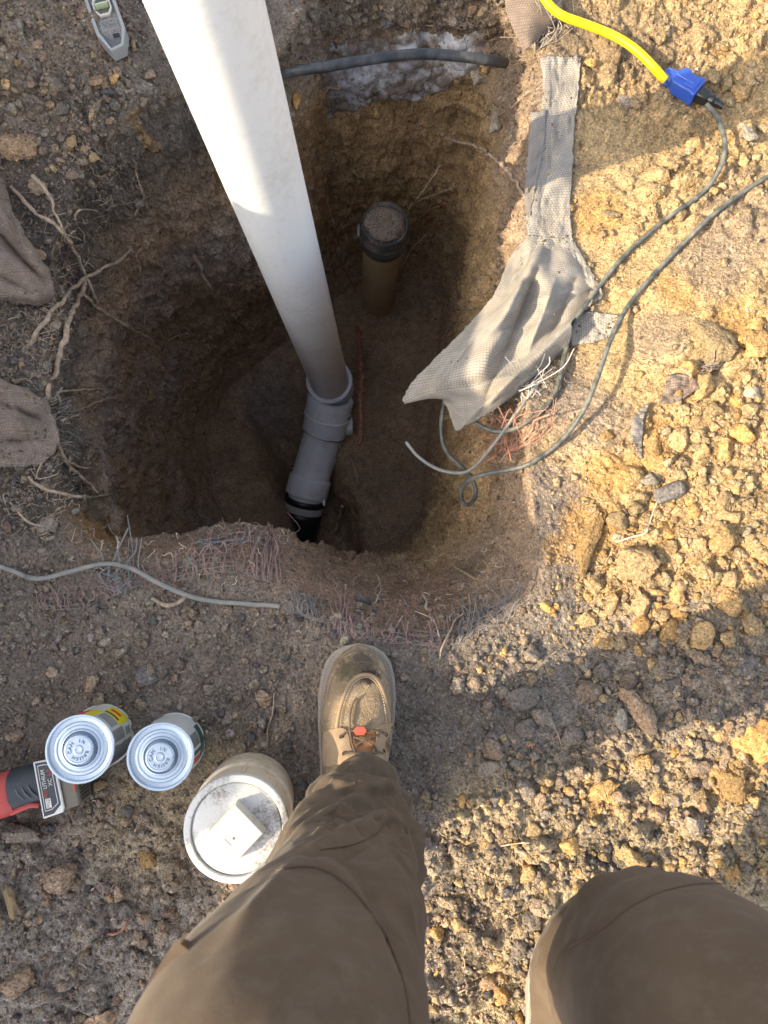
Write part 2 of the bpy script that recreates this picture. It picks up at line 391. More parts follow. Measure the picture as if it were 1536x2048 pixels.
for b in [(1330, 130, 130), (1230, 90, 120), (1100, 60, 70)]: paint(wblob(*b)*og*.5, np.array([.33, .25, .165]))
for b in [(1480, 470, 130), (1380, 560, 80), (1290, 700, 60), (1150, 840, 90), (1210, 860, 60), (1090, 960, 50), (1150, 640, 45)]: paint(wblob(*b)*og*.6, topsoil*1.15)
for b in [(905, 1800, 60), (930, 1870, 60), (940, 1960, 40), (1200, 1730, 50), (60, 640, 60), (60, 1000, 90), (140, 1010, 60), (270, 330, 90), (200, 400, 60), (50, 700, 60)]: paint(wblob(*b)*og*.75, humus)
for b in [(870, 1380, 90), (820, 1440, 60), (480, 1300, 140), (200, 1330, 120)]: paint(wblob(*b)*og*.6, topsoil*.85)
for b in [(300, 1650, 120), (480, 1550, 90), (560, 1780, 120)]: paint(wblob(*b)*og*.7, np.array([.36, .285, .18]))
# hole walls
z0 = G.reshape(-1, 3)[:, 2]
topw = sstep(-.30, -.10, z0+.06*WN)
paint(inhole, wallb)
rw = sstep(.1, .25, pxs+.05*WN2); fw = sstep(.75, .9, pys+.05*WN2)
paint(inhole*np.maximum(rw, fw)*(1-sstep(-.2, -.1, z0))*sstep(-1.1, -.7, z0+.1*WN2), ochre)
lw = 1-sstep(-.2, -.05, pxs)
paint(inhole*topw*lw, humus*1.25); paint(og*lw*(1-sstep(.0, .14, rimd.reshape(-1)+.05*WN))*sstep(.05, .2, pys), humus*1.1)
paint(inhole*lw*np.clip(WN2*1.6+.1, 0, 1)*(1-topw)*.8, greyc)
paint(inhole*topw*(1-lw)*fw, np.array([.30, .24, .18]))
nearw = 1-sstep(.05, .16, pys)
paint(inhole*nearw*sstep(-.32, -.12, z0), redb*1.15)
paint(wblob(1010, 1130, 90, asp=.7)*sstep(-.32, -.1, z0)*.9, np.array([.30, .23, .17]))
paint(inhole*sstep(.2, .3, pxs)*sstep(-.22, -.08, z0)*.8, np.array([.30, .22, .15]))
paint(wblob(190, 1080, 60, z=-.1)*inhole*.7, np.array([.28, .15, .055]))
paint(wblob(590, 260, 50, z=-.1)*inhole*.6, np.array([.30, .2, .1])); paint(wblob(285, 255, 24, z=-.02, warp=.9)*.7*sstep(-.14, -.05, z0), orange*.8)
col *= (1+.22*WN+.18*WN2)[:, None]
crumb = np.zeros(len(Pt)); crumb[near] = (cid2-.5)*.35*rub[near]; col *= (1+crumb)[:, None]
col = np.clip(col, .015, .7)
ii = np.arange(NR-1)[:, None]*NA; jj = np.arange(NA)[None, :]; j2 = (jj+1) % NA
Fq = np.stack([ii+jj, ii+j2, ii+NA+j2, ii+NA+jj], -1).reshape(-1, 4)
ctr = len(Pt); Pt = np.vstack([Pt, [[AX[0], AX[1], -1.14]]]); col = np.vstack([col, [wallb]])
jq = np.arange(NA); Fc = np.stack([np.full(NA, ctr), (jq+1) % NA, jq, np.full(NA, ctr)], -1)
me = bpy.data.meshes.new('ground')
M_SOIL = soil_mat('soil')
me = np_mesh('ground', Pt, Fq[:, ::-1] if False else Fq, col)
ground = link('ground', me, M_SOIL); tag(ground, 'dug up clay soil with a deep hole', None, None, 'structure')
# normals up?
_n = me.polygons[(NR-60)*NA+5].normal
if _n.z < 0: me.flip_normals()
bpy.context.view_layer.update()

def cast(o, d, obj=None):
    obj = obj or ground; ok, loc, nr, _ = obj.ray_cast(o, d)
    return (loc, nr) if ok else (None, None)
def hit(px, py, lift=0.0):
    """the point of the ground seen at a place of the photograph, raised by lift along the surface normal"""
    d = ray(px, py); loc, nr = cast(CAM_P, d)
    if loc is None: loc = P(px, py, 0); nr = Vector((0, 0, 1))
    if nr.dot(d) > 0: nr = -nr
    return loc+nr*lift
def down(x, y, z=3.0):
    loc, nr = cast(Vector((x, y, z)), Vector((0, 0, -1))); return loc if loc is not None else Vector((x, y, 0))
def rest(px, py, z, lift):
    """a point at height z on the ray, never lower than the soil below it plus lift"""
    p = P(px, py, z)
    for _ in range(4):
        g = down(p.x, p.y, 1.0).z+lift
        if p.z < g: p = P(px, py, g)
    return p

# ------------------------------------------------------------------ clods, stones and crumbs
def ico(sub):
    bm = bmesh.new(); bmesh.ops.create_icosphere(bm, subdivisions=sub, radius=1.0); bm.verts.ensure_lookup_table()
    V = np.array([v.co[:] for v in bm.verts]); F = np.array([[v.index for v in f.verts] for f in bm.faces]); bm.free(); return V, F
ICO1, ICO2, ICO3, ICO4 = ico(1), ico(2), ico(3), ico(4)
def clod_shape(ic, seed, rough=.35, cuts=5, flat=.75):
    cuts += 3; V, F = ic; r = np.random.default_rng(seed); V = V.copy()
    for _ in range(cuts):                     # broken facets
        n = r.normal(size=3); n /= np.linalg.norm(n); d = r.uniform(.42, .8); h = V@n; V = V-np.clip(h-d, 0, None)[:, None]*n*.92
    o = r.uniform(-50, 50, 3); L = V/np.linalg.norm(V, axis=1, keepdims=True)
    V = V*(1+rough*.6*fbm(V+o, 1.5, 3, seed)[:, None]+rough*.75*fbm(V+o, 4.5, 4, seed+5, .72)[:, None])
    s = np.array([r.uniform(.85, 1.25), r.uniform(.7, 1.0), flat*r.uniform(.8, 1.1)]); return V*s, F
M_CT = soil_mat('clod_tan', False, (.49, .35, .19), .8, True)
M_CG = soil_mat('clod_grey', False, (.33, .275, .22), .8, True)
M_CB = soil_mat('clod_brown', False, (.36, .265, .19), .8, True)
M_CO = soil_mat('clod_orange', False, (.52, .325, .14), .6, True)
M_STD = soil_mat('stone_dark', False, (.17, .155, .145), .35, True)
M_STP = soil_mat('stone_pale', False, (.35, .31, .245), .35, True)
VAR = {}
def clod_mesh(k, m, big=False, rough=.35, cuts=5, flat=.75):
    key = (k, m.name, big, rough, cuts, flat)
    if key not in VAR:
        V, F = clod_shape(ICO4 if big else ICO3, 100+k*7, rough, cuts, flat); me = np_mesh('clod', V, F); me.materials.append(m)
        me.polygons.foreach_set('use_smooth', np.ones(len(me.polygons), bool)); VAR[key] = me
    return VAR[key]
def clod(name, label, cat, px, py, rx, ry, m, rot=0, group=None, k=0, hz=None, sink=.25, big=False, rough=.35, cuts=5, flat=.75):
    p = hit(px, py); s = (CAM_Z-p.z)/F_PX; o = bpy.data.objects.new(name, clod_mesh(k, m, big, rough, cuts, flat)); COL.objects.link(o)
    sx, sy = rx*s, ry*s; sz = hz if hz else .8*min(sx, sy)
    o.scale = (sx*1.05, sy*1.25, sz*1.2); o.rotation_euler = (random.uniform(-.2, .2), random.uniform(-.2, .2), math.radians(rot))
    o.location = p+Vector((0, 0, sz*(.6-sink))); tag(o, label, cat, group); return o
NAMED = [
 (1180,1075,34,76,'orange','large smooth tan slab of clay leaning at the left edge of the clod pile',-22,True),
 (1273,1135,58,34,'tan','broad flat tan clod lying right beside the smooth slab of clay',-15,True),
 (1458,1212,40,32,'tan','rounded tan clod alone near the right edge beside the shadow band',10,True),
 (1428,690,54,54,'tan','big crumbly tan lump above the torn scrap of fabric',20,True),
 (1514,690,34,34,'orange','smooth orange clod at the right edge above the clod pile',0,True),
 (1510,648,24,20,'orange','small rusty clod at the right edge just over the smooth orange one',0,False),
 (1306,900,26,44,'orange','upright tan lump beside the grey fabric sliver',-12,True),
 (1298,958,24,19,'stonepale','pale whitish lump below the grey fabric sliver',0,False),
 (1213,871,15,17,'orange','lone round ochre pebble between the cord and the grey fabric sliver',0,False),
 (1338,985,30,26,'stonedark','grey crumbly clod in the middle of the clod pile with a twig over it',30,False),
 (1168,1243,34,24,'tan','pitted tan clod under the smooth slab at the shadow edge',5,True),
 (1358,880,30,26,'tan','rounded tan clod at the top of the clod pile',40,False),
 (1400,905,22,20,'tan','knobbly ochre clod in the upper clod pile',70,False),
 (1238,1040,26,24,'tan','cracked tan clod just right of the smooth slab top',30,False),
 (1318,1060,26,24,'orange','orange tinged clod in the centre of the pile',15,False),
 (1043,1392,29,30,'stonedark','dark grey fractured stone on the shaded ground right of the boot toe',0,False),
 (1173,1380,38,22,'brown','flat brown clod lying in the shadow band',-8,False),
 (983,1497,27,22,'brown','knobby brown clod right of the boot laces in shade',-30,False),
 (974,1534,25,19,'grey','squarish grey clod just under the knobby brown one',15,False),
 (1138,1690,20,21,'orange','round ochre ball of clay in the sunlit strip below the shadow',0,False),
 (1195,1583,36,30,'orange','orange sandy lump on the sunlit edge of the shadow band',20,True),
 (1456,1563,44,36,'orange','large orange clod near the right edge below the shadow band',-25,True),
 (1512,1478,44,50,'orange','rough orange mound of clay cut by the right edge',0,True),
 (1088,1432,32,22,'grey','elongated grey clod right of the dark stone',-35,False),
 (1243,1440,13,26,'stonepale','narrow pale grey stone standing on edge in the shadow band',0,False),
 (1285,1425,56,28,'brown','long smooth ochre brown slab half buried in the shadow band',-60,True),
 (1135,1470,26,20,'grey','grey rubble lump near the centre of the shadow band',20,False),
 (295,1352,17,28,'stonedark','oblong grey stone on the dark soil above the second can',-25,False),
 (205,1268,13,22,'stonedark','small dark grey stone below the frayed pink threads',0,False),
 (185,1366,19,19,'grey','flat grey brown stone above the first can',0,False),
 (44,1668,38,28,'grey','wide grey clod just below the cordless tool',0,True),
 (120,1752,34,24,'brown','root covered brown clod in the lower left',10,True),
 (38,1965,44,30,'brown','large brown clod near the bottom left corner',5,True),
 (300,1716,32,22,'orange','cracked ochre clod below the cans',0,False),
 (527,1393,19,17,'brown','round brown clod between the second can and the boot',0,False),
 (35,288,36,38,'brown','big crumbly brown clod by the upper left fabric bag',10,True),
 (185,317,15,12,'tan','tan pebble alone on the dark slope left of the white pipe',0,False),
 (285,172,36,18,'grey','flat grey stone pressed in the soil below the spirit level',-25,True),
 (215,188,13,12,'stonedark','dark rounded stone under the spirit level',0,False),
 (230,160,13,13,'tan','small tan clod beside the dark stone under the spirit level',0,False),
 (143,285,14,14,'tan','tan nodule at the lower edge of the upper left clods',0,False),
 (1385,290,24,30,'tan','tan clod pressed against the bend of the grey cord',20,False),
 (1425,205,18,22,'brown','angular clod beside the black plug',0,False),
 (1250,205,20,12,'grey','grey stone chip below the yellow cord',0,False),
 (1178,130,18,16,'orange','ochre lump next to the top of the grey geotextile',0,False),
 (1360,430,14,20,'tan','upright tan clod resting between the two runs of grey cord',20,False),
 (207,2034,30,16,'brown','pinkish brown clod at the bottom edge left of the trouser leg',0,False),
 (1220,430,18,15,'tan','crumbly clod on the smooth sunlit patch of clay',0,False),
]
MM = {'tan': M_CT, 'orange': M_CO, 'brown': M_CB, 'grey': M_CG, 'stonedark': M_STD, 'stonepale': M_STP}
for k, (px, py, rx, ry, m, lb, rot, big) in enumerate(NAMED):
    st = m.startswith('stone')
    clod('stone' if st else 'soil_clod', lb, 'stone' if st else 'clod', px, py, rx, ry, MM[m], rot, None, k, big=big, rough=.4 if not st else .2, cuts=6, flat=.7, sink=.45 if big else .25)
def density(px, py):
    """how thickly crumbs lie at a place of the frame"""
    if px > 1085 and py < 1560: 
        d = .95 if (py > 740 and px > 1150) else (.62 if px > 1400 or py < 60 else .34)
        for cx, cy, r in [(1210,330,110),(1185,460,95),(1330,580,130),(1250,690,130),(1110,900,100),(1190,780,110),(1470,500,110),(1230,960,60),(1440,690,70),(1200,60,90)]:
            if math.hypot(px-cx, (py-cy)*.9) < r: d = min(d, .07)
        return d
    if px > 960 and py > 1290: return .95
    if px > 830 and py > 1560: return .8 if px > 1150 else .55
    if px > 830 and py > 1290: return .28
    if py > 1600: return .5
    if py > 1460: return .55
    if py > 1200: return .42
    if px < 300 and py < 330 and px+py*.8 < 440: return .95
    if px < 330 and py < 230: return .6
    if px < 110: return .5
    if px < 300 and py < 700: return .3
    if px > 560 and py < 60: return .8
    if 590 < px < 1010 and py < 85: return .5
    if px > 930 and py < 240: return .5
    return .05
def tone(px, py):
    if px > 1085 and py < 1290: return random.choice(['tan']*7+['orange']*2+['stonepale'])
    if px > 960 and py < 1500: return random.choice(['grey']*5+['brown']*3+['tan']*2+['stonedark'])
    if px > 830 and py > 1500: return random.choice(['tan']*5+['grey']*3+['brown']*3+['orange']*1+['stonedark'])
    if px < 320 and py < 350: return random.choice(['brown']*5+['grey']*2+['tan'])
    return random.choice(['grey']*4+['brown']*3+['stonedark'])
GR = {'r': ('dry tan clay clod in the sunlit pile right of the hole', 'tan clods of the sunlit pile'),
      's': ('grey brown clod in the shaded rubble between the legs and the clod pile', 'clods of the shaded rubble'),
      'b': ('yellowish clod in the sunlit rubble between the two trouser legs', 'clods between the trouser legs'),
      'l': ('brown clod in the loose heap at the top left corner', 'clods of the top left heap'),
      'd': ('small grey clod on the dark soil around the cans and tool', 'clods on the dark soil by the cans'),
      't': ('brown clod on the crumbly edge above the buried cable', 'clods above the buried cable')}
def region(px, py):
    if px > 1085 and py < 1290: return 'r'
    if px > 830 and py < 1530 and py > 1200: return 's'
    if px > 830 and py > 1500: return 'b'
    if px < 340 and py < 350: return 'l'
    if py > 1150: return 'd'
    return 't'
def blocked(px, py):
    if 590 < px < 840 and py > 1280: return True
    if py > 1500 and px > 230 and px < 850 and py > 1720+(560-px)*.9: return True
    if px > 1100 and py > 1780: return True
    if 380 < px < 590 and 1500 < py < 1750: return True
    if (px-160)**2+(py-1490)**2 < 90**2 or (px-330)**2+(py-1500)**2 < 85**2: return True
    if px < 165 and 1520 < py < 1640: return True
    if 170 < px < 245 and py < 100: return True
    if 280 < px < 600 and py < 520: return True
    return False
LM = [(700, 1400, 'the work boot'), (160, 1500, 'the taller tin'), (330, 1500, 'the green labelled tin'), (475, 1640, 'the cleanout plug'), (60, 1590, 'the cordless tool'), (210, 40, 'the spirit level'),
      (1200, 70, 'the yellow cord'), (1365, 185, 'the blue socket'), (1440, 300, 'the upper bend of the grey cord'), (1250, 500, 'the upper run of grey cord'), (1420, 440, 'the lower run of grey cord'), (1125, 300, 'the geotextile strip'), (1150, 600, 'the geotextile flap'),
      (1178, 1075, 'the smooth slab of clay'), (1273, 1135, 'the broad flat tan clod'), (1458, 1212, 'the rounded clod by the shadow band'), (1428, 690, 'the big crumbly lump'), (1306, 900, 'the upright tan lump'), (1338, 985, 'the grey crumbly clod'),
      (1043, 1392, 'the dark fractured stone'), (1285, 1425, 'the long half buried slab'), (1456, 1563, 'the large orange clod'), (1045, 1702, 'the small stick'), (1138, 1690, 'the ochre ball of clay'), (1195, 1583, 'the orange sandy lump'), (1300, 1740, 'the right knee'), (900, 1850, 'the left trouser leg'),
      (35, 288, 'the big crumbly clod top left'), (285, 172, 'the flat grey stone'), (27, 1808, 'the split weathered wood'), (120, 1752, 'the root covered clod'), (38, 1965, 'the bottom left brown clod'), (295, 1352, 'the oblong grey stone'), (780, 110, 'the buried cable'), (1365, 770, 'the torn fabric scrap'), (1385, 905, 'the knobbly ochre clod')]
def clod_label(px, py, R, tn):
    sz = 'small' if R < 11 else 'medium' if R < 14 else 'big' if R < 18 else 'large'; cw = {'tan': 'tan', 'orange': 'orange', 'brown': 'brown', 'grey': 'grey brown', 'stonedark': 'dark grey', 'stonepale': 'pale'}[tn]
    a = min(LM, key=lambda q: math.hypot(px-q[0], py-q[1])); dx, dy = px-a[0], py-a[1]; d = math.hypot(dx, dy)
    w = ('right of' if dx > 0 else 'left of') if abs(dx) > abs(dy)*1.8 else ('below' if dy > 0 else 'above') if abs(dy) > abs(dx)*1.8 else ('down right of' if dx > 0 else 'down left of') if dy > 0 else ('up right of' if dx > 0 else 'up left of')
    return '%s %s soil clod %s%s %s' % (sz, cw, 'just ' if d < 60 else 'a bit ' if d < 120 else 'further ', w, a[2])
nm = [(a[0], a[1], max(a[2], a[3])) for a in NAMED]; placed = []
tries = 0
while len(placed) < 250 and tries < 20000:
    tries += 1; px = random.uniform(5, 1531); py = random.uniform(5, 2043)
    if random.random() > density(px, py)**3 or blocked(px, py): continue
    pile = px > 1150 and 740 < py < 1330
    R = random.choice([13, 15, 17, 20, 24, 28, 33] if pile else [11, 12, 13, 14, 16, 18, 21, 25])*(1.0 if px > 1000 else .85)
    if not pile and random.random() < .45: continue
    if any(math.hypot(px-a, py-b) < (c+R)*.8 for a, b, c in nm): continue
    if any(math.hypot(px-a, py-b) < (c+R)*.72 for a, b, c in placed): continue
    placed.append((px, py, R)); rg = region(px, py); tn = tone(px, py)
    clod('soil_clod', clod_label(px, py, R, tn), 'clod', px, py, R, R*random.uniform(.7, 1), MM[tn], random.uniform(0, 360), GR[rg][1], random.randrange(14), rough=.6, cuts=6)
# the countless small crumbs: one mesh
def crumbs(name, N, rmin, rmax, ic, seed, label, dens_pow=1.0, hole=False):
    r = np.random.default_rng(seed); shapes = [clod_shape(ic, seed+i, .75, 7, .75)[0] for i in range(10)]; F0 = ic[1]; nv = len(ic[0])
    Vs = []; Fs = []; Cs = []; cnt = 0; t = 0
    pal = {'tan': (.47,.35,.21), 'orange': (.52,.34,.15), 'brown': (.34,.26,.19), 'grey': (.32,.27,.22), 'stonedark': (.16,.145,.135), 'stonepale': (.47,.38,.25)}
    while cnt < N and t < N*8:
        t += 1; px = r.uniform(-60, 1596); py = r.uniform(-60, 2080)
        if not hole:
            if r.random() > density(px, py)**dens_pow: continue
            if blocked(px, py) and r.random() < .8: continue
        elif not (100 < px < 1080 and 0 < py < 1280): continue
        p = hit(px, py)
        if not hole and p.z < -.12: continue
        rad = rmin*(rmax/rmin)**(r.random()**2.8)
        A = shapes[cnt % 10]; a = r.uniform(0, 6.28); ca, sa = math.cos(a), math.sin(a); b = r.uniform(-.6, .6); cb, sb = math.cos(b), math.sin(b)
        R1 = np.array([[ca, -sa, 0], [sa, ca, 0], [0, 0, 1]])@np.array([[1, 0, 0], [0, cb, -sb], [0, sb, cb]])
        Vs.append(A@R1.T*rad+np.array([p.x, p.y, p.z+rad*.25])); Fs.append(F0+cnt*nv)
        c = np.array(pal[tone(px, py)]) if not hole else np.array((.2, .14, .09))
        Cs.append(np.tile(c*r.uniform(.74, 1.14)*(1+r.uniform(-.05, .05, 3)), (nv, 1))); cnt += 1
    me = np_mesh(name, np.vstack(Vs), np.vstack(Fs), np.clip(np.vstack(Cs), 0, .8))
    o = link(name, me, M_SOIL, smooth=False); tag(o, label, 'soil crumbs', None, 'stuff'); return o
crumbs('gravel', 7000, .0030, .0110, ICO2, 500, 'loose crumbled clay and grit strewn over the ground round the hole')
crumbs('gravel', 22000, .0014, .0042, ICO1, 900, 'fine clay grit sprinkled between the clods', .6)
crumbs('gravel', 1500, .0015, .006, ICO1, 1300, 'crumbs of soil stuck to the walls and floor of the hole', hole=True)

# ------------------------------------------------------------------ plastics, metals, cloth
def pvc(name, c, dirt=(.35, .30, .22), amt=.5, rough=.32, sc=1.0):
    m = mat(name, c, rough, 0, .5); t = NT(m); g = t.coord()
    mp = t.nt.nodes.new('ShaderNodeMapping'); t.set(mp.inputs[0], g); mp.inputs['Scale'].default_value = (60*sc, 60*sc, 9*sc)
    scr = t.noise(mp.outputs[0], 1.6, 6, .75, .6); blot = t.noise(g, 7*sc, 5, .65); fine = t.noise(g, 90*sc, 4, .7)
    k = t.math('MULTIPLY', t.ramp(scr, [(.57, 0), (.66, 1)]), amt)
    k2 = t.math('MULTIPLY', t.ramp(t.math('MULTIPLY', blot, t.math('ADD', fine, .45)), [(.46, 0), (.66, 1)]), amt)
    t.base(t.mix(k2, t.mix(k, c, tuple(.55*x+.45*y for x, y in zip(c, dirt))), dirt))
    t.inp('Roughness', t.ramp(blot, [(.3, rough), (.7, rough+.22)])); t.inp('Normal', t.bump(t.math('ADD', fine, scr), .0004, .5)); return m
M_PVC = pvc('white_plastic', (.82, .83, .83), (.55, .52, .47), .38)
M_PVCG = pvc('grey_white_plastic', (.80, .83, .88), (.30, .25, .19), .3)
M_PVCO = pvc('dusty_plastic', (.60, .50, .37), (.36, .27, .17), .8, .6, 1.5)
M_PVCL = pvc('caked_plastic', (.56, .56, .54), (.20, .17, .14), 1.0, .6, 2.6)
M_OLD = pvc('buried_plastic', (.38, .29, .17), (.30, .22, .13), .8, .6, 1.5)
M_RUB = mat('black_rubber', (.012, .013, .015), .35); M_RUBD = pvc('dusty_rubber', (.045, .047, .05), (.26, .21, .16), .85, .5, 2)
M_STEEL = mat('steel', (.72, .73, .75), .25, .45)
def cloth_mat(name, c, weave=.0016, pattern=False, dark=.6, rough=.95, dirt=(.25, .2, .15), dirta=.5, uv=True):
    dirta = min(1, dirta*1.35); m = mat(name, c, rough, 0, .1); t = NT(m); g = t.coord('UV') if uv else t.coord('Object')
    b = t.nt.nodes.new('ShaderNodeTexBrick'); t.set(b.inputs['Vector'], g)
    b.inputs['Scale'].default_value = 1.0; b.inputs['Brick Width'].default_value = weave*(1 if not pattern else 1.25); b.inputs['Row Height'].default_value = weave
    b.inputs['Mortar Size'].default_value = weave*.16; b.inputs['Mortar Smooth'].default_value = .6
    n = t.noise(g, 9, 5, .7); n2 = t.noise(g, 120, 3, .7); n3 = t.noise(g, 45, 4, .6)
    cc = t.mix(t.math('MULTIPLY', b.outputs['Fac'], dark if not pattern else .62), c, tuple(x*.45 for x in c))
    if pattern:
        v = t.voro(g, 1/weave, 'F1'); cc = t.mix(t.ramp(v, [(.12, .5), (.24, 0)]), cc, tuple(x*.5 for x in c))
    cc = t.mix(1, cc, t.ramp(n3, [(.2, (.72, .72, .73)), (.8, (1.22, 1.2, 1.16))]), 'MULTIPLY')
    cc = t.mix(t.ramp(t.math('MULTIPLY', n, t.math('ADD', n2, .45)), [(.42, 0), (.72, dirta)]), cc, dirt)
    t.base(cc); h = t.math('SUBTRACT', t.math('MULTIPLY', n2, .5), b.outputs['Fac']); t.inp('Normal', t.bump(h, .0009, .8)); return m
M_GEO = cloth_mat('geotextile', (.36, .335, .30), .0042, True, dirta=.35, dirt=(.36, .28, .18))
M_GEO2 = cloth_mat('geotextile_grey', (.30, .28, .26), .0035, dirta=.5)
M_BURL = cloth_mat('woven_sack', (.28, .22, .18), .0042, dirta=.7, dirt=(.16, .125, .105))

# ------------------------------------------------------------------ white pipe and the fitting in the hole
def align(o, a, b):
    o.rotation_mode = 'QUATERNION'; o.rotation_quaternion = Vector((0, 0, 1)).rotation_difference((b-a).normalized()); o.location = a
def depthP(px, py, dz): return P(px, py, CAM_Z-dz)
PA = P(660, 766, CAM_Z-2.10); PB = P(411, 0, CAM_Z-.635)
_dir = (PB-PA).normalized(); PB2 = PB+_dir*.55
L = (PB2-PA).length
pipe = empty('plastic_pipe', (0, 0, 0), 'long white plastic pipe leaning out of the hole across the upper half', 'pipe'); align(pipe, PA, PB2)
mb = MB(); mb.lathe([(.0505, -.02), (.0505, L), (.0565, L), (.0570, L-.004), (.0571, L*.5), (.0571, .0), (.0565, -.02), (.0505, -.02)], 128); mb.build('pipe_wall', M_PVC, pipe)
M_GRV = mat('joint_dirt', (.16, .14, .12), .8)  # plain dark grey for the thin rings at the fitting joints
# elbow fitting
E0 = P(661, 800, CAM_Z-2.13); E1 = P(656, 835, CAM_Z-2.18); E2 = P(637, 905, CAM_Z-2.24); E3 = P(622, 948, CAM_Z-2.27); E4 = P(612, 990, CAM_Z-2.29); E5 = P(600, 1045, CAM_Z-2.33)
def seg_obj(name, a, b, prof, m, parent, seg=96):
    mb = MB(); Lq = (b-a).length; q = Vector((0, 0, 1)).rotation_difference((b-a).normalized()); M = Matrix.LocRotScale(a-(parent.location if parent else Vector()), q, None)
    mb.lathe([(r, z*Lq) for r, z in prof], seg, 0, M); return mb.build(name, m, parent)
elb = empty('pipe_fitting', E3, 'grey white pipe fitting bending under the long pipe at the bottom of the hole', 'pipe fitting')
RM = Vector(PA)+_dir*.035
seg_obj('socket_rim', PA-_dir*.075, PA+_dir*.03, [(.0575, .0), (.070, .02), (.0712, .9), (.0695, 1), (.0585, 1), (.0583, .6)], M_PVCG, elb)
seg_obj('upper_collar', E0+(E0-E1)*.15, E1+(E2-E1)*.42, [(.056, 0), (.0700, .0), (.0715, .03), (.0710, .45), (.0735, .47), (.0735, .53), (.0700, .55), (.0695, .98), (.060, 1.0)], M_PVCG, elb)
seg_obj('neck', PA-_dir*.07, E1, [(.0655, 0), (.062, .3), (.0625, 1)], M_PVCG, elb)
seg_obj('body', E1, E3, [(.0615, 0), (.0612, .3), (.0605, .75), (.0610, 1)], M_PVCG, elb)
seg_obj('lower_collar', E2+(E3-E2)*.62, E4, [(.0605, 0), (.0615, .02), (.0615, .35), (.0675, .40), (.0690, .46), (.0690, 1.0), (.058, 1.0)], M_PVCG, elb)
for a_, b_, r_ in ((E0.lerp(E1, .55), E0.lerp(E1, .55)+(E2-E1)*.05, .0722), (E1.lerp(E2, .42), E1.lerp(E2, .47), .0703)): seg_obj('joint_groove', a_, b_, [(r_-.004, 0), (r_, .1), (r_, .9), (r_-.004, 1)], M_GRV, elb)
# branch outlet on the right side of the fitting
br = MB(); bq = Vector((0, 0, 1)).rotation_difference(Vector((.95, .12, -.15)).normalized()); bc = E1.lerp(E2, .2)
br.lathe([(.030, .03), (.034, .055), (.040, .058), (.040, .078), (.034, .078), (.033, .05)], 48, 0, Matrix.LocRotScale(bc-E3, bq, None)); br.build('branch_outlet', M_PVCG, elb)
mb = MB(); mb.tube([E1-E3+Vector((.063, .01, 0)), E2-E3+Vector((.064, 0, 0)), E3-E3+Vector((.062, 0, 0))], .0022, 6); mb.build('seam', M_PVCG, elb)
rc = empty('rubber_coupling', E5, 'black rubber coupling with a steel band below the grey white fitting', 'coupling')
seg_obj('sleeve', E4+(E5-E4)*.12, E5+(E5-E4)*.9, [(.055, -.01), (.0635, 0), (.066, .02), (.066, .12), (.0645, .13), (.0645, .27), (.066, .28), (.067, .32), (.067, .9), (.06, 1)], M_RUB, rc)
seg_obj('pipe_stub', E4-(E5-E4)*.10, E4+(E5-E4)*.3, [(.0565, 0), (.0565, 1)], M_PVC, rc)
cb = seg_obj('steel_band', E4+(E5-E4)*.30, E4+(E5-E4)*.54, [(.0650, 0), (.0665, .03), (.0668, .5), (.0665, .97), (.0650, 1)], M_STEEL, rc)
mb = MB(); cp = P(646, 1002, CAM_Z-2.30); mb.box(cp-E5+Vector((0, 0, .03)), (.014, .022, .012)); mb.lathe([(0, -.014), (.005, -.014), (.005, .014), (0, .014)], 12, 0, Matrix.Translation(cp-E5+Vector((.004, -.006, .035))) @ Matrix.Rotation(1.57, 4, 'X')); sc = mb.build('clamp_screw', M_STEEL, rc, bevel=.001)

# ------------------------------------------------------------------ capped pipe standing in the hole
ct = P(770, 448, CAM_Z-1.60); cbm = P(757, 588, CAM_Z-2.10)
cpn = empty('capped_pipe', cbm, 'upright pipe with a soil covered rubber cap at the far end of the hole', 'pipe')
ax = (ct-cbm); 
seg_obj('pipe_wall', cbm-ax*.1, ct, [(.052, 0), (.052, .98)], M_OLD, cpn)
seg_obj('rubber_cap', cbm.lerp(ct, .80), ct, [(.0545, 0), (.0575, .02), (.0575, .3), (.061, .34), (.061, .72), (.058, .78), (.058, .93), (.055, 1.0), (.053, .99), (.0, .93)], M_RUBD, cpn)
seg_obj('clamp_band', cbm.lerp(ct, .87), cbm.lerp(ct, .93), [(.0608, 0), (.0622, .05), (.0622, .95), (.0608, 1)], mat('dull_steel', (.2, .22, .25), .4, .8), cpn)
mb = MB(); mb.box(P(719, 462, CAM_Z-1.80)-cbm, (.012, .03, .016)); mb.build('clamp_screw', M_STEEL, cpn, bevel=.002)
V, F = clod_shape(ICO4, 55, .22, -3, .35); V = V/np.abs(V[:, :2]).max()*.0535; V[:, 2] *= .8
q = Vector((0, 0, 1)).rotation_difference(ax.normalized()); me = np_mesh('soil_cover', V, F); so = link('soil_cover', me, soil_mat('damp_soil', False, (.27, .22, .18), 1.0), cpn); so.rotation_mode = 'QUATERNION'; so.rotation_quaternion = q; so.location = ct-cbm+ax.normalized()*.004

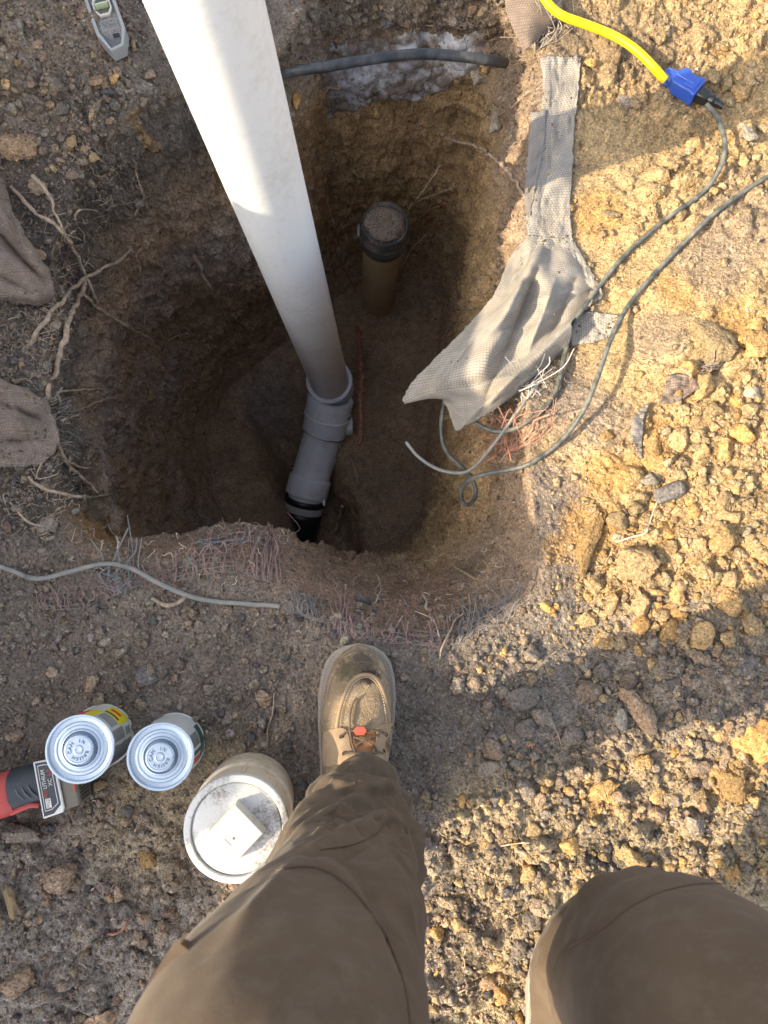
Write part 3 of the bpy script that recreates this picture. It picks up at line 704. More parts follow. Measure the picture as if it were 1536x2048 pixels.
def dust_on(obj, n, parent, seed, m=None, rmin=.0007, rmax=.0035, sel=None):
    r = np.random.default_rng(seed); me = obj.data; V = np.zeros(len(me.vertices)*3, np.float32); me.vertices.foreach_get('co', V); V = V.reshape(-1, 3); sh = [clod_shape(ICO1, seed+i, .7, 4, .8)[0] for i in range(5)]; Vs = []; Cs = []
    cand = np.arange(len(V)) if sel is None else np.where(sel(V))[0]; nz = fbm(V[cand].astype(float), 25, 3, seed); cand = cand[nz > .0] if (nz > .0).sum() > 20 else cand
    for i in range(n):
        p = V[r.choice(cand)]; rad = rmin*(rmax/rmin)**(r.random()**3); Vs.append(sh[i % 5]*rad+p+np.array([0, 0, rad*.5])); Cs.append(np.tile(np.array([.30, .23, .155])*r.uniform(.5, 1.4), (len(ICO1[0]), 1)))
    F = np.vstack([ICO1[1]+i*len(ICO1[0]) for i in range(n)]); me2 = np_mesh('soil_crumbs', np.vstack(Vs), F, np.clip(np.vstack(Cs), 0, .8)); o = link('soil_crumbs', me2, M_SOIL, parent, smooth=False); o['kind'] = 'stuff'; return o
# ------------------------------------------------------------------ footing above the hole
def patch(name, rows, m, parent=None, nu=40, per=8, thick=.002, lift=.006, clamp=True, wav=0.0, ws=30, seed=0, loc=None, jag=0.0, sub=0, folds=(), ew=0.0):
    """rows: list of lists of (px, py, z); each row is resampled; the sheet lies at z but never below the soil"""
    R = [crom(r, 10) for r in rows]; rs = []
    for r in R:
        d = np.concatenate([[0], np.cumsum(np.linalg.norm(np.diff(r[:, :2], axis=0), axis=1))]); t = np.linspace(0, d[-1], nu); rs.append(np.stack([np.interp(t, d, r[:, k]) for k in range(3)], 1))
    A = np.array(rs); B = np.array([crom(A[:, k], per) for k in range(nu)]).transpose(1, 0, 2); nv = len(B)
    V = np.zeros((nv, nu, 3)); r = np.random.default_rng(seed)
    wv = fbm(np.stack([B[..., 0].ravel()/1273, B[..., 1].ravel()/1273, np.zeros(nv*nu)], 1), ws, 3, seed).reshape(nv, nu)
    if ew:
        q_ = np.stack([B[..., 0].ravel()/45, B[..., 1].ravel()/45, np.full(nv*nu, seed)], 1); B[..., 0] += ew*fbm(q_, 1, 4, seed+1, .6).reshape(nv, nu); B[..., 1] += ew*fbm(q_+9, 1, 4, seed+2, .6).reshape(nv, nu)
    for i in range(nv):
        for j in range(nu):
            x, y, z = B[i, j]
            for (ax_, ay_, bx_, by_, wd, am) in folds:
                ux, uy = bx_-ax_, by_-ay_; L2 = ux*ux+uy*uy; tt = min(1, max(0, ((x-ax_)*ux+(y-ay_)*uy)/L2)); dd = math.hypot(x-ax_-ux*tt, y-ay_-uy*tt); z += am*math.exp(-(dd/wd)**1.3)*math.sin(math.pi*min(1, max(.12, tt*.85+.1)))
            if jag:
                e = min(j, nu-1-j, i, nv-1-i)
                if e == 0: x += r.normal()*jag; y += r.normal()*jag
            if name == 'concrete_footing':
                e_ = min(j/7., (nu-1-j)/7., i/7., (nv-1-i)/7., 1.0); V[i, j] = hit(x, y, -.007+.012*e_+.005*wv[i, j]); continue
            V[i, j] = (rest(x, y, z+wv[i, j]*wav, lift) if clamp else P(x, y, z+wv[i, j]*wav))
    lc = Vector(V[nv//2, nu//2]) if loc is None else Vector(loc); V = V-np.array(lc if parent is None else parent.location)
    du = np.concatenate([[0], np.cumsum(np.linalg.norm(np.diff(V[nv//2], axis=0), axis=1))]); dv = np.concatenate([[0], np.cumsum(np.linalg.norm(np.diff(V[:, nu//2], axis=0), axis=1))])
    UV = np.stack(np.meshgrid(du, dv), -1).reshape(-1, 2)
    I = np.arange(nv-1)[:, None]*nu+np.arange(nu-1)[None, :]
    Fq = np.stack([I, I+nu, I+nu+1, I+1], -1).reshape(-1, 4)
    me = np_mesh(name, V.reshape(-1, 3), Fq, uvs=UV); o = link(name, me, m, parent)
    if parent is None: o.location = lc
    if name == 'concrete_footing': sm_ = o.modifiers.new('worn', 'SMOOTH'); sm_.factor = .5; sm_.iterations = 3
    if thick: s = o.modifiers.new('thick', 'SOLIDIFY'); s.thickness = thick; s.offset = 0
    return o
m = mat('chalky_concrete', (.5, .5, .54), .95, 0, .1); t = NT(m); g = t.coord()
n1 = t.noise(g, 14, 5, .7); n2 = t.noise(g, 70, 5, .7)
t.base(t.mix(t.ramp(n1, [(.43, 0), (.53, .92)]), t.ramp(n2, [(.3, (.36, .36, .38)), (.55, (.52, .53, .56)), (.75, (.66, .67, .70))]), t.ramp(n2, [(.3, (.14, .11, .09)), (.7, (.30, .24, .19))])))
t.inp('Normal', t.bump(t.math('ADD', n2, n1), .004, 1)); M_CON = m
o = patch('concrete_footing', [[(628, 88, -.05), (700, 66, -.03), (800, 62, -.03), (900, 60, -.03), (968, 52, -.03)], [(634, 120, -.06), (720, 112, -.06), (820, 108, -.06), (920, 100, -.06), (985, 92, -.05)],
    [(640, 160, -.10), (730, 165, -.10), (800, 160, -.10), (880, 150, -.09), (965, 130, -.07)], [(644, 215, -.16), (700, 205, -.15), (760, 195, -.14), (830, 185, -.13), (905, 170, -.11)], [(648, 262, -.22), (680, 240, -.2), (720, 215, -.19), (790, 205, -.17), (860, 195, -.14)]],
    M_CON, nu=100, per=18, thick=0, lift=.004, wav=.013, ws=40, seed=3, jag=0, ew=24)
tag(o, 'chalky white concrete footing exposed in the upper edge of the hole', 'footing'); FOOT = o

# ------------------------------------------------------------------ cables
def resample(pts, step):
    p = np.array(pts); d = np.concatenate([[0], np.cumsum(np.linalg.norm(np.diff(p, axis=0), axis=1))]); n = max(3, int(d[-1]/step)); t = np.linspace(0, d[-1], n)
    return np.stack([np.interp(t, d, p[:, k]) for k in range(p.shape[1])], 1)
def smooth1(p, it=6):
    p = p.copy()
    for _ in range(it): p[1:-1] = .25*p[:-2]+.5*p[1:-1]+.25*p[2:]
    return p
def cable(name, path, r, m, parent=None, seg=14, lift=None, it=10, step=.004):
    """path: (px, py, z or None). None = lies on the soil"""
    c = crom([(a, b, -9 if z is None else z) for a, b, z in path], 14) if False else None
    zs = [(-9 if z is None else z) for _, _, z in path]; xy = crom([(a, b) for a, b, _ in path], 14); k = np.interp(np.linspace(0, len(path)-1, len(xy)), range(len(path)), [0 if z is None else 1 for *_, z in path])
    zz = np.interp(np.linspace(0, len(path)-1, len(xy)), range(len(path)), [0 if z is None else z for *_, z in path])
    out = []
    for (x, y), kk, z in zip(xy, k, zz):
        if kk < .5: p = hit(x, y, r*.9 if lift is None else lift)
        else: p = rest(x, y, z, r*.9)
        out.append(tuple(p))
    out = np.array(out)
    out = smooth1(resample(out, step), it)
    base = Vector(out[0]) if parent is None else parent.location
    mb = MB(); mb.tube([Vector(q)-base for q in out], r, seg); o = mb.build(name, m, parent)
    if parent is None: o.location = base
    return o
M_YEL = mat('yellow_cord', (.80, .56, .0), .45)
t = NT(M_YEL); gg = t.coord(); t.base(t.mix(t.ramp(t.noise(gg, 60, 4), [(.5, 0), (.75, .25)]), (.82, .57, .0), (.45, .33, .12)))
def cordmat(name, c, d=(.3, .26, .2), a=.7):
    m = mat(name, c, .42); t = NT(m); g = t.coord(); n = t.noise(g, 50, 5, .7); t.base(t.mix(t.ramp(n, [(.42, 0), (.7, a)]), c, d)); t.inp('Roughness', t.ramp(n, [(.3, .35), (.7, .8)])); return m
M_GCORD = cordmat('grey_cord', (.06, .068, .06), (.30, .28, .23)); M_BCORD = cordmat('dusty_black_cable', (.022, .026, .03), (.14, .14, .14), .5); M_PALE = cordmat('pale_wire', (.20, .205, .19), (.36, .31, .25))
pc0 = hit(1330, 160, .016)
yc = empty('extension_cord', tuple(hit(1330, 160, .012)), 'thick yellow extension cord with a translucent blue socket lying on the soil', 'cord')
cable('cord', [(1060, -60, .05), (1085, -8, .04), (1118, 28, .035), (1170, 48, .033), (1225, 70, .03), (1270, 98, .035), (1305, 132, .04), (1330, 160, .03)], .0072, M_YEL, yc)
pa = hit(1328, 155, .017); pb = hit(1418, 213, .013); ax = (pb-pa).normalized()
q = ax.to_track_quat('X', 'Z'); MQ = Matrix.LocRotScale(pa-yc.location, q, None)
m = mat('blue_translucent', (.05, .14, .62), .18, 0, .6); m.node_tree.nodes['Principled BSDF'].inputs['Transmission Weight'].default_value = .35; m.node_tree.nodes['Principled BSDF'].inputs['Subsurface Weight'].default_value = .2; M_BLUE = m
mb = MB(); RX = Matrix.Rotation(math.pi/2, 4, 'Y')
mb.lathe([(0, -.006), (.0115, -.006), (.0135, -.003), (.0135, .014), (.0115, .017), (0, .017)], 32, 0, MQ @ RX)
mb.prism([(.012, -.012), (.018, -.016), (.053, -.0175), (.057, -.020), (.062, -.020), (.062, .020), (.054, .020), (.047, .0165), (.036, .0175), (.031, .0225), (.021, .0225), (.017, .014), (.012, .012)], -.013, .013, 0, MQ)
mb.build('socket', M_BLUE, yc, bevel=.0022, seg=3)
mb = MB(); mb.prism([(.036, -.011), (.056, -.012), (.056, .010), (.040, .010)], .012, .0155, 0, MQ); mb.tube([MQ @ Vector((.014, 0, .0135)), MQ @ Vector((.03, -.002, .0145)), MQ @ Vector((.05, -.004, .015))], .0012, 6); mb.build('socket_ridge', M_BLUE, yc, bevel=.001)
gc = empty('power_cord', tuple(pb), 'grey cord looping from the black plug to the hole and back to the right edge', 'cord')
MG = Matrix.LocRotScale(pa-gc.location, q, None)
m = mat('smoky_plug', (.03, .032, .028), .18, 0, .6); m.node_tree.nodes['Principled BSDF'].inputs['Transmission Weight'].default_value = .2
mb = MB(); mb.prism([(.0605, -.012), (.078, -.011), (.084, -.008), (.084, .007), (.078, .010), (.0605, .011)], -.010, .009, 0, MG); mb.build('plug', m, gc, bevel=.003, seg=3)
mb = MB()
for x0, r in ((.084, .0085), (.089, .0115), (.0925, .0115), (.093, .0075), (.100, .0065)): pass
mb.lathe([(0, .082), (.0085, .082), (.0085, .087), (.0115, .088), (.0115, .0915), (.008, .092), (.007, .096), (.0085, .097), (.0085, .099), (.0065, .10), (.0055, .112), (0, .112)], 24, 0, MG @ RX); mb.build('strain_relief', m, gc)
pe = MG @ Vector((.108, 0, 0)); 
cab = [(1413, 209, .04), (1432, 230, .045), (1446, 265, .055), (1450, 300, .06), (1436, 345, .055), (1400, 390, .045), (1330, 440, .035), (1255, 505, .035), (1200, 570, .035), (1160, 625, .042), (1146, 648, .03), (1137, 675, .02), (1128, 715, .018), (1110, 785, .02), (1065, 838, .01), (1005, 864, -.02), (958, 850, -.04), (920, 815, -.04), (897, 790, -.05), (887, 815, -.09), (882, 860, -.10), (893, 905, -.11), (930, 940, -.12), (948, 965, -.13), (952, 990, -.13), (940, 1010, -.12), (926, 1008, -.11), (921, 985, -.09), (935, 962, -.06), (970, 948, -.03), (1040, 935, .0), (1090, 908, .012), (1135, 868, .03), (1170, 815, .055), (1195, 755, .065), (1225, 670, .055), (1265, 600, .04), (1330, 525, .035), (1420, 435, .045), (1500, 375, .06), (1560, 340, .06)]
cable('cord', cab, .0040, M_GCORD, gc, it=8)
w = cable('wire', [(812, 884, -.10), (838, 915, -.10), (880, 940, -.10), (925, 946, -.09), (950, 932, -.07), (985, 892, -.03), (1030, 830, .0), (1070, 775, .01), (1082, 760, .0)], .0030, M_PALE, step=.003); tag(w, 'short pale wire curving from under the geotextile out over the hole', 'wire')
w = cable('wire', [(-40, 1128, None), (0, 1132, None), (40, 1148, None), (78, 1158, .02), (130, 1146, .02), (205, 1128, .015), (260, 1136, .02), (320, 1168, .025), (390, 1196, .02), (470, 1206, None), (560, 1212, None)], .0036, M_PALE, step=.003); tag(w, 'grey wire snaking from the left edge along the near rim over frayed threads', 'wire')
dust_on(FOOT, 900, FOOT, 5, rmin=.0006, rmax=.0035)
w = cable('buried_cable', [(560, 150, -.05), (592, 142, -.03), (650, 134, -.02), (720, 122, -.015), (790, 112, -.012), (850, 108, -.012), (920, 113, -.015), (972, 120, -.02), (1010, 126, -.06)], .0086, M_BCORD, it=4, seg=20); tag(w, 'thick dusty black cable spanning the white footing across the hole top', 'cable')

# ------------------------------------------------------------------ geotextile
o = empty('geotextile', tuple(P(1100, 500, 0)), 'torn grey patterned geotextile strip widening into a crumpled flap over the hole', 'fabric'); geo = o
Z = lambda rows, zs: [[(x, y, z) for (x, y), z in zip(r, zz)] for r, zz in zip(rows, zs)]
patch('upper_strip', [[(1080, 116, -.012), (1104, 112, .0), (1135, 114, .004), (1162, 111, .006)], [(1086, 180, -.02), (1110, 180, -.0), (1140, 175, .004), (1158, 172, .006)], [(1082, 250, -.03), (1106, 250, .0), (1132, 245, .004), (1150, 240, .006)], [(1078, 330, -.03), (1100, 330, .002), (1120, 325, .012), (1146, 320, .008)],
     [(1062, 400, -.03), (1082, 402, .006), (1110, 400, .012), (1141, 400, .008)], [(1053, 440, -.02), (1078, 445, .01), (1105, 450, .014), (1142, 450, .008)], [(1062, 500, .0), (1085, 500, .014), (1115, 500, .014), (1150, 500, .010)], [(1056, 535, .0), (1080, 540, .008), (1120, 540, .008), (1158, 538, .004)]],
     M_GEO, geo, nu=50, per=9, thick=.0016, lift=.005, wav=.010, ws=26, seed=11, jag=1.2)
patch('flap', [[(1058, 470, -.004), (1082, 472, .002), (1108, 475, .004), (1144, 478, .0)],
     [(1022, 511, -.02), (1040, 545, .0), (1062, 530, .045), (1100, 535, .03), (1140, 540, .034), (1185, 548, .014)],
     [(990, 585, -.005), (1018, 590, .01), (1040, 575, .055), (1068, 590, .022), (1100, 590, .045), (1150, 585, .03), (1206, 590, .012)],
     [(942, 645, -.012), (975, 640, .005), (1010, 630, .05), (1032, 640, .022), (1060, 650, .014), (1090, 640, .04), (1150, 628, .028), (1185, 608, .014)],
     [(880, 708, -.02), (930, 700, .0), (985, 685, .045), (1010, 700, .02), (1040, 700, .012), (1075, 690, .022), (1110, 665, .04), (1146, 640, .042)],
     [(822, 768, -.03), (880, 758, -.012), (950, 745, .03), (985, 748, .022), (1020, 738, .012), (1060, 722, .022), (1100, 692, .04), (1144, 662, .04)],
     [(808, 806, -.05), (850, 786, -.03), (900, 778, -.01), (950, 772, .012), (1000, 758, .028), (1050, 742, .03), (1095, 712, .03), (1138, 686, .026)],
     [(868, 792, -.045), (895, 800, -.035), (925, 800, -.02), (960, 795, .0), (1000, 782, .03), (1050, 758, .03), (1090, 730, .018), (1120, 706, .014)],
     [(893, 812, -.055), (910, 822, -.045), (930, 825, -.03), (960, 816, -.005), (990, 800, .022), (1030, 780, .016), (1060, 760, .008), (1090, 736, .006)],
     [(908, 856, -.06), (916, 862, -.055), (930, 852, -.045), (950, 842, -.03), (970, 830, -.01), (990, 818, -.002), (1010, 803, .0), (1035, 784, .0)]],
     M_GEO, geo, nu=120, per=13, thick=.0016, lift=.005, wav=.006, ws=22, seed=4, jag=.9, folds=[(1050, 540, 860, 790, 12, .022), (1075, 540, 1000, 730, 10, -.020), (1000, 730, 955, 840, 9, -.014), (1140, 650, 925, 850, 11, .016), (1110, 560, 1050, 720, 9, .016), (1150, 560, 1095, 690, 10, -.014), (1030, 560, 930, 700, 8, -.010), (1070, 600, 1200, 575, 7, .012), (1120, 700, 950, 835, 8, -.010), (990, 620, 840, 780, 7, .006)])
patch('side_strip', [[(1142, 628, .03), (1140, 655, .022), (1143, 690, .018)], [(1170, 624, .014), (1172, 655, .016), (1172, 688, .008)], [(1205, 626, .006), (1205, 650, .010), (1202, 681, .006)], [(1236, 630, .004), (1236, 645, .006), (1226, 668, .004)]], M_GEO, geo, nu=24, per=10, thick=.0016, lift=.004, wav=.004, seed=8, jag=1)
# sacks and scraps
def sack(label, rows, m=M_BURL, **kw):
    kw = dict(dict(nu=60, per=14, thick=.003, lift=.006, wav=.02, ws=15, seed=3, jag=.8), **kw); o = patch('woven_fabric', rows, m, **kw); return tag(o, label, 'fabric')
sack('brown woven sack bulging at the left edge above the tangled roots', [[(-60, 330, .03), (-20, 345, .04), (8, 362, .01)], [(-60, 400, .035), (-10, 410, .045), (30, 440, .02)], [(-60, 470, .035), (0, 480, .035), (50, 500, .04), (80, 520, .01)], [(-60, 540, .04), (0, 545, .045), (60, 550, .04), (106, 562, .0)], [(-60, 590, .02), (0, 588, .035), (60, 592, .035), (108, 588, .0)], [(-60, 600, .0), (0, 600, .0), (50, 608, .01), (100, 602, -.01)]], seed=5, folds=[(-10, 455, 95, 575, 9, -.028), (10, 380, 60, 520, 9, .016), (-20, 540, 70, 590, 8, -.014), (30, 430, 100, 560, 6, .01)], ew=10)
sack('frayed brown woven cloth at the left edge below the roots', [[(-60, 752, .03), (-20, 756, .03), (20, 765, .02), (50, 775, .0)], [(-60, 800, .018), (0, 800, .022), (60, 800, .018), (96, 812, .0)], [(-60, 850, .018), (0, 850, .022), (60, 850, .018), (118, 856, .0)], [(-60, 890, .03), (0, 895, .018), (60, 900, .018), (118, 890, .0)], [(-60, 930, .0), (0, 930, .02), (40, 935, .01), (90, 925, .0)]], seed=9, folds=[(-10, 800, 100, 850, 8, -.016), (10, 770, 60, 900, 9, .014), (-10, 880, 90, 880, 7, -.012)], ew=12)
sack('scrap of pinkish grey woven cloth under the yellow cord at the top', [[(1010, -30, .02), (1060, -40, .03), (1110, -30, .02)], [(1012, 20, .015), (1060, 15, .025), (1125, 20, .015)], [(1025, 55, .01), (1060, 50, .02), (1110, 42, .01)], [(1048, 102, .0), (1062, 90, .01), (1085, 70, .0)]], seed=12, wav=.008)
sack('small torn scrap of pinkish cloth poking out beside the big tan lump', [[(1335, 752, .02), (1362, 748, .03), (1400, 756, .03), (1425, 735, .02)], [(1325, 785, .02), (1355, 778, .035), (1385, 775, .03), (1405, 770, .02)], [(1318, 806, .01), (1340, 806, .02), (1360, 800, .02), (1372, 790, .01)]], seed=13, wav=.006, nu=24)
sack('narrow grey fabric sliver lying along the left side of an upright lump', [[(1288, 812, .01), (1298, 808, .012)], [(1266, 838, .01), (1288, 835, .02)], [(1262, 870, .01), (1285, 872, .02)], [(1274, 905, .01), (1283, 918, .01)]], M_GEO2, seed=14, wav=.004, nu=10)
sack('grey black fabric corner tucked in the side of the hole left of the geotextile', [[(1062, 225, -.03), (1092, 220, -.01)], [(1056, 300, -.05), (1088, 290, -.012)], [(1050, 370, -.06), (1072, 370, -.02)], [(1050, 430, -.07), (1060, 435, -.03)]], M_GEO2, seed=15, wav=.004, nu=14)

for o_ in [o for o in COL.objects if o.name.startswith('woven_fabric')]: dust_on(o_, 800 if o_.location.x < -.3 else 60, o_, len(o_.name)+3)
for o_ in [o for o in geo.children if o.name.startswith(('flap', 'upper_strip', 'side_strip'))]: dust_on(o_, 220 if o_.name.startswith('flap') else 160, geo, 77, rmax=.003)

# ------------------------------------------------------------------ frayed woven threads along the near rim
M_PINK = cordmat('pink_thread', (.29, .175, .15), (.19, .145, .12), .9); M_GTH = cordmat('grey_thread', (.21, .185, .165), (.14, .115, .095), .7); M_BTH = cordmat('blue_grey_thread', (.22, .235, .225), (.15, .13, .11), .6)
def frayed(label, poly_top, poly_bot, nv_, nh, fray=14, mats=(M_PINK, M_GTH), seed=0, dens=1.0, wild=.25, lift=.004, hx=1.0, rr=.0007):
    """poly_top, poly_bot: px polylines; upright threads run between them, cross threads along them"""
    r = random.Random(seed); T = crom(poly_top, 12); B = crom(poly_bot, 12); base = hit(*T[len(T)//2]); ob = bpy.data.objects.new('x', None)
    mb = MB(); mb2 = MB()
    def at(A, t): 
        i = t*(len(A)-1); k = min(int(i), len(A)-2); f = i-k; return A[k]*(1-f)+A[k+1]*f
    for i in range(nv_):
        if r.random() > dens*(.45+.4*math.sin(i*.55+seed*2.1)+.2): continue
        t = (i+r.uniform(-.3, .3))/max(nv_-1, 1); t = min(max(t, 0), 1); a = at(T, t); b = at(B, t); ext = r.uniform(.0, 1)**1.6*fray*1.8; d = (a-b)/max(np.linalg.norm(a-b), 1e-6)
        a2 = a+d*ext+np.array([r.gauss(0, 4+12*wild), r.gauss(0, 4+5*wild)]); lean = r.gauss(0, 4+9*wild); pts = []
        for k in range(7):
            u = k/6; q = b*(1-u)+a2*u+np.array([math.sin(u*3)*lean, 0]); pts.append(hit(q[0], q[1], lift+.0012*((i+k) % 2)+(.022*wild*max(0, u-.6)*r.uniform(0, 5)))-base)
        mb.tube([Vector(p) for p in crom(pts, 3)], rr*r.choice([.5, .7, .9, 1.1, 1.7]), 4, flat=.6)
    for j in range(nh):
        u = (j+r.uniform(-.2, .2))/max(nh-1, 1); s0 = max(0, r.uniform(-.1, .25)); s1 = min(1, r.uniform(.75, 1.1)); pts = []
        off = r.gauss(0, 3*wild)
        for k in range(14):
            t = s0+(s1-s0)*k/13; a = at(T, t); b = at(B, t); q = b*(1-u)+a*u+np.array([0, off+math.sin(t*7+j)*3*wild]); pts.append(hit(q[0], q[1], lift+.0012*((j+k+1) % 2))-base)
        mb2.tube([Vector(p) for p in crom(pts, 2)], rr*.9*r.uniform(.8, 1.2), 4, flat=.6)
    e = empty('frayed_fabric', tuple(base), label, 'fabric'); bpy.data.objects.remove(ob)
    mb.build('upright_threads', mats[0], e, smooth=False)
    if nh: mb2.build('cross_threads', mats[1], e, smooth=False)
    return e
frayed('pink frayed threads of woven fabric standing up near the left edge', [(82, 1192), (120, 1186), (160, 1184), (192, 1178)], [(88, 1218), (125, 1220), (165, 1218), (192, 1206)], 30, 4, 10, seed=1, wild=.2)
frayed('pink and grey frayed fabric edge under the curved grey wire', [(195, 1185), (245, 1158), (300, 1150), (350, 1142)], [(215, 1198), (260, 1178), (310, 1168), (350, 1166)], 42, 6, 14, seed=2, wild=.5)
frayed('torn pink woven threads on the hump of the near rim', [(352, 1130), (400, 1115), (450, 1108), (495, 1100)], [(352, 1162), (400, 1150), (450, 1146), (492, 1144)], 56, 5, 12, seed=3, wild=.3, dens=.7)
frayed('densely frayed pink fabric at the highest point of the near rim', [(492, 1098), (520, 1080), (550, 1088), (572, 1110)], [(486, 1150), (520, 1162), (550, 1172), (570, 1178)], 44, 6, 16, seed=4, wild=.35, dens=.75)
frayed('sparse pink fibres laid across the top of the near rim hump', [(380, 1085), (440, 1075), (500, 1066), (548, 1078)], [(390, 1108), (440, 1100), (500, 1092), (545, 1100)], 40, 9, 14, mats=(M_PINK, M_BTH), seed=5, wild=.9, dens=.7)
frayed('patch of grey woven netting above the boot', [(565, 1192), (590, 1190), (615, 1196), (640, 1210)], [(570, 1222), (600, 1232), (625, 1240), (648, 1246)], 36, 16, 5, mats=(M_GTH, M_GTH), seed=6, wild=.15)
frayed('upright pink threads above a woven grey band at the boot toe', [(652, 1226), (680, 1226), (710, 1240), (745, 1254)], [(656, 1272), (685, 1274), (715, 1276), (748, 1280)], 46, 9, 16, seed=7, wild=.3)
frayed('flattened pink and grey netting to the right of the boot toe', [(752, 1256), (800, 1258), (850, 1266), (905, 1262)], [(754, 1284), (800, 1288), (850, 1294), (900, 1296)], 70, 9, 10, seed=8, wild=.6, dens=.7)
frayed('grey netting with loose ends on the right shoulder of the near rim', [(905, 1240), (950, 1222), (1000, 1200), (1040, 1170)], [(905, 1290), (950, 1272), (1000, 1246), (1045, 1208)], 60, 18, 14, mats=(M_GTH, M_GTH), seed=9, wild=.6)
frayed('orange pink fibres spilling out below the geotextile flap', [(985, 858), (1020, 850), (1055, 842), (1080, 850)], [(965, 925), (1000, 915), (1030, 905), (1060, 890)], 46, 5, 16, mats=(cordmat('orange_thread', (.52, .24, .15), (.4, .3, .2), .4), M_GTH), seed=10, wild=1.6)
frayed('white shredded fibres under the lower edge of the geotextile flap', [(1040, 755), (1065, 750), (1090, 748)], [(1030, 805), (1055, 800), (1080, 792)], 30, 5, 8, mats=(cordmat('white_thread', (.5, .48, .45)), M_GTH), seed=11, wild=1.5)
frayed('pink frayed fibres at the left edge below the woven cloth', [(-5, 880), (20, 892), (45, 905)], [(-8, 925), (20, 930), (50, 935)], 26, 6, 10, seed=12, wild=.5)
frayed('grey loose threads fanning over the rim from the left cloth', [(86, 800), (112, 822), (124, 860), (118, 900)], [(60, 812), (78, 836), (86, 862), (80, 890)], 46, 3, 22, mats=(M_GTH, M_GTH), seed=13, wild=.6)
frayed('short grey threads on the torn cloth by the big tan lump', [(1400, 738), (1415, 728), (1430, 730)], [(1385, 762), (1400, 768), (1412, 770)], 22, 2, 12, mats=(M_GTH, M_GTH), seed=14, wild=.6)
frayed('pale fibre bundle hanging from the scrap under the yellow cord', [(1075, 60), (1095, 52), (1112, 50)], [(1068, 92), (1080, 100), (1092, 90)], 26, 0, 20, mats=(cordmat('white_thread', (.42, .38, .34)), M_GTH), seed=15, wild=1.6)
frayed('small pink threads beside the round bend of the near rim', [(1008, 1138), (1020, 1130), (1034, 1128)], [(1010, 1165), (1022, 1162), (1034, 1158)], 16, 4, 8, seed=16, wild=.3)
frayed('blue grey fibre tuft lying left of the grey wire bend', [(225, 1132), (250, 1128), (268, 1140)], [(200, 1170), (232, 1182), (250, 1190)], 26, 0, 14, mats=(M_BTH, M_BTH), seed=17, wild=1.4)

# ------------------------------------------------------------------ roots
def rootmat(name, c, d):
    m = mat(name, c, .85, 0, .2); t = NT(m); g = t.coord(); n = t.noise(g, 130, 5, .7); n2 = t.noise(g, 25, 3)
    t.base(t.mix(t.ramp(n, [(.35, 0), (.7, 1)]), t.mix(t.ramp(n2, [(.3, 0), (.7, 1)]), c, tuple(x*1.25 for x in c)), d)); t.inp('Normal', t.bump(n, .0015, .8)); return m
M_ROOT = rootmat('root_bark', (.42, .32, .235), (.20, .145, .105)); M_RRED = rootmat('red_root_bark', (.42, .20, .14), (.18, .09, .06)); M_RPAL = rootmat('pale_root', (.62, .51, .38), (.36, .28, .2)); M_WOOD = rootmat('split_wood', (.42, .31, .18), (.2, .14, .08))
def strand(mb, path, r0, r1, rnd, wob=.0016, base=Vector(), seg=7, knob=.18, dz=0):
    """path: (px, py, lift)"""
    c = crom(path, 7); pts = []
    for x, y, l in c: pts.append(tuple(hit(x, y, 0)-ray(x, y)*max(l, .0)))
    pts = smooth1(resample(pts, .004), 3); n = len(pts)
    o = rnd.uniform(0, 99); nz = np.stack([fbm(np.stack([np.arange(n)*.18+o, np.full(n, k*9.), np.zeros(n)], 1), 1, 3, 5) for k in range(3)], 1); pts = pts+nz*wob*(1+2*r0/.004)
    rad = [(r0+(r1-r0)*i/(n-1))*(1+knob*nz[i % n, 0]*2+.1*math.sin(i*.9+o)) for i in range(n)]
    mb.tube([Vector(p)-base for p in pts], rad, seg); return pts
def root(label, path, r0, r1=None, m=M_ROOT, br=(), auto=0, name='root', al=26, seed=0, fine=0):
    auto = int(auto*1.6); r0 = r0*.78
    rnd = random.Random(seed+len(label)*7); r1 = r1 if r1 is not None else r0*.35; base = hit(path[0][0], path[0][1]); mb = MB()
    path = [(a[0], a[1], a[2] if len(a) > 2 else r0*1.0) for a in path]; strand(mb, path, r0, r1, rnd, base=base, seg=9)
    for b in br: strand(mb, [(a[0], a[1], a[2] if len(a) > 2 else r0*.8) for a in b[1:]], b[0], b[0]*.35, rnd, base=base)
    c = crom(path, 7)
    for _ in range(auto):
        i = rnd.randrange(2, len(c)-1); x, y, l = c[i]; a = rnd.uniform(0, 6.28); pts = [(x, y, l)]; ln = rnd.uniform(.35, 1)*al
        for k in range(1, 5): a += rnd.gauss(0, .5); x += math.cos(a)*ln/4; y += math.sin(a)*ln/4; pts.append((x, y, max(.001, l*(1-k/5)+rnd.uniform(0, .006))))
        strand(mb, pts, rnd.uniform(.0004, .0009), .0002, rnd, base=base, seg=4)
    o = mb.build(name, m, None); o.location = base; tag(o, label, 'root' if name == 'root' else 'wood', None); return o
root('long pale root running down the left slope beside the woven sack', [(22, 372, .004), (50, 405, .012), (80, 432, .015), (112, 450, .018), (135, 478, .02), (155, 515, .022), (170, 548, .02), (185, 580, .01), (194, 604, .006)], .0038, .0028, auto=10, seed=1, al=40,
     br=[(.0032, (66, 350, .01), (88, 378, .016), (105, 405, .018), (112, 430, .018), (130, 468, .02)), (.0018, (148, 440, .008), (152, 420, .012), (170, 420, .012), (196, 421, .008)), (.0015, (142, 470, .01), (160, 455, .01), (168, 480, .008), (165, 500, .006))])
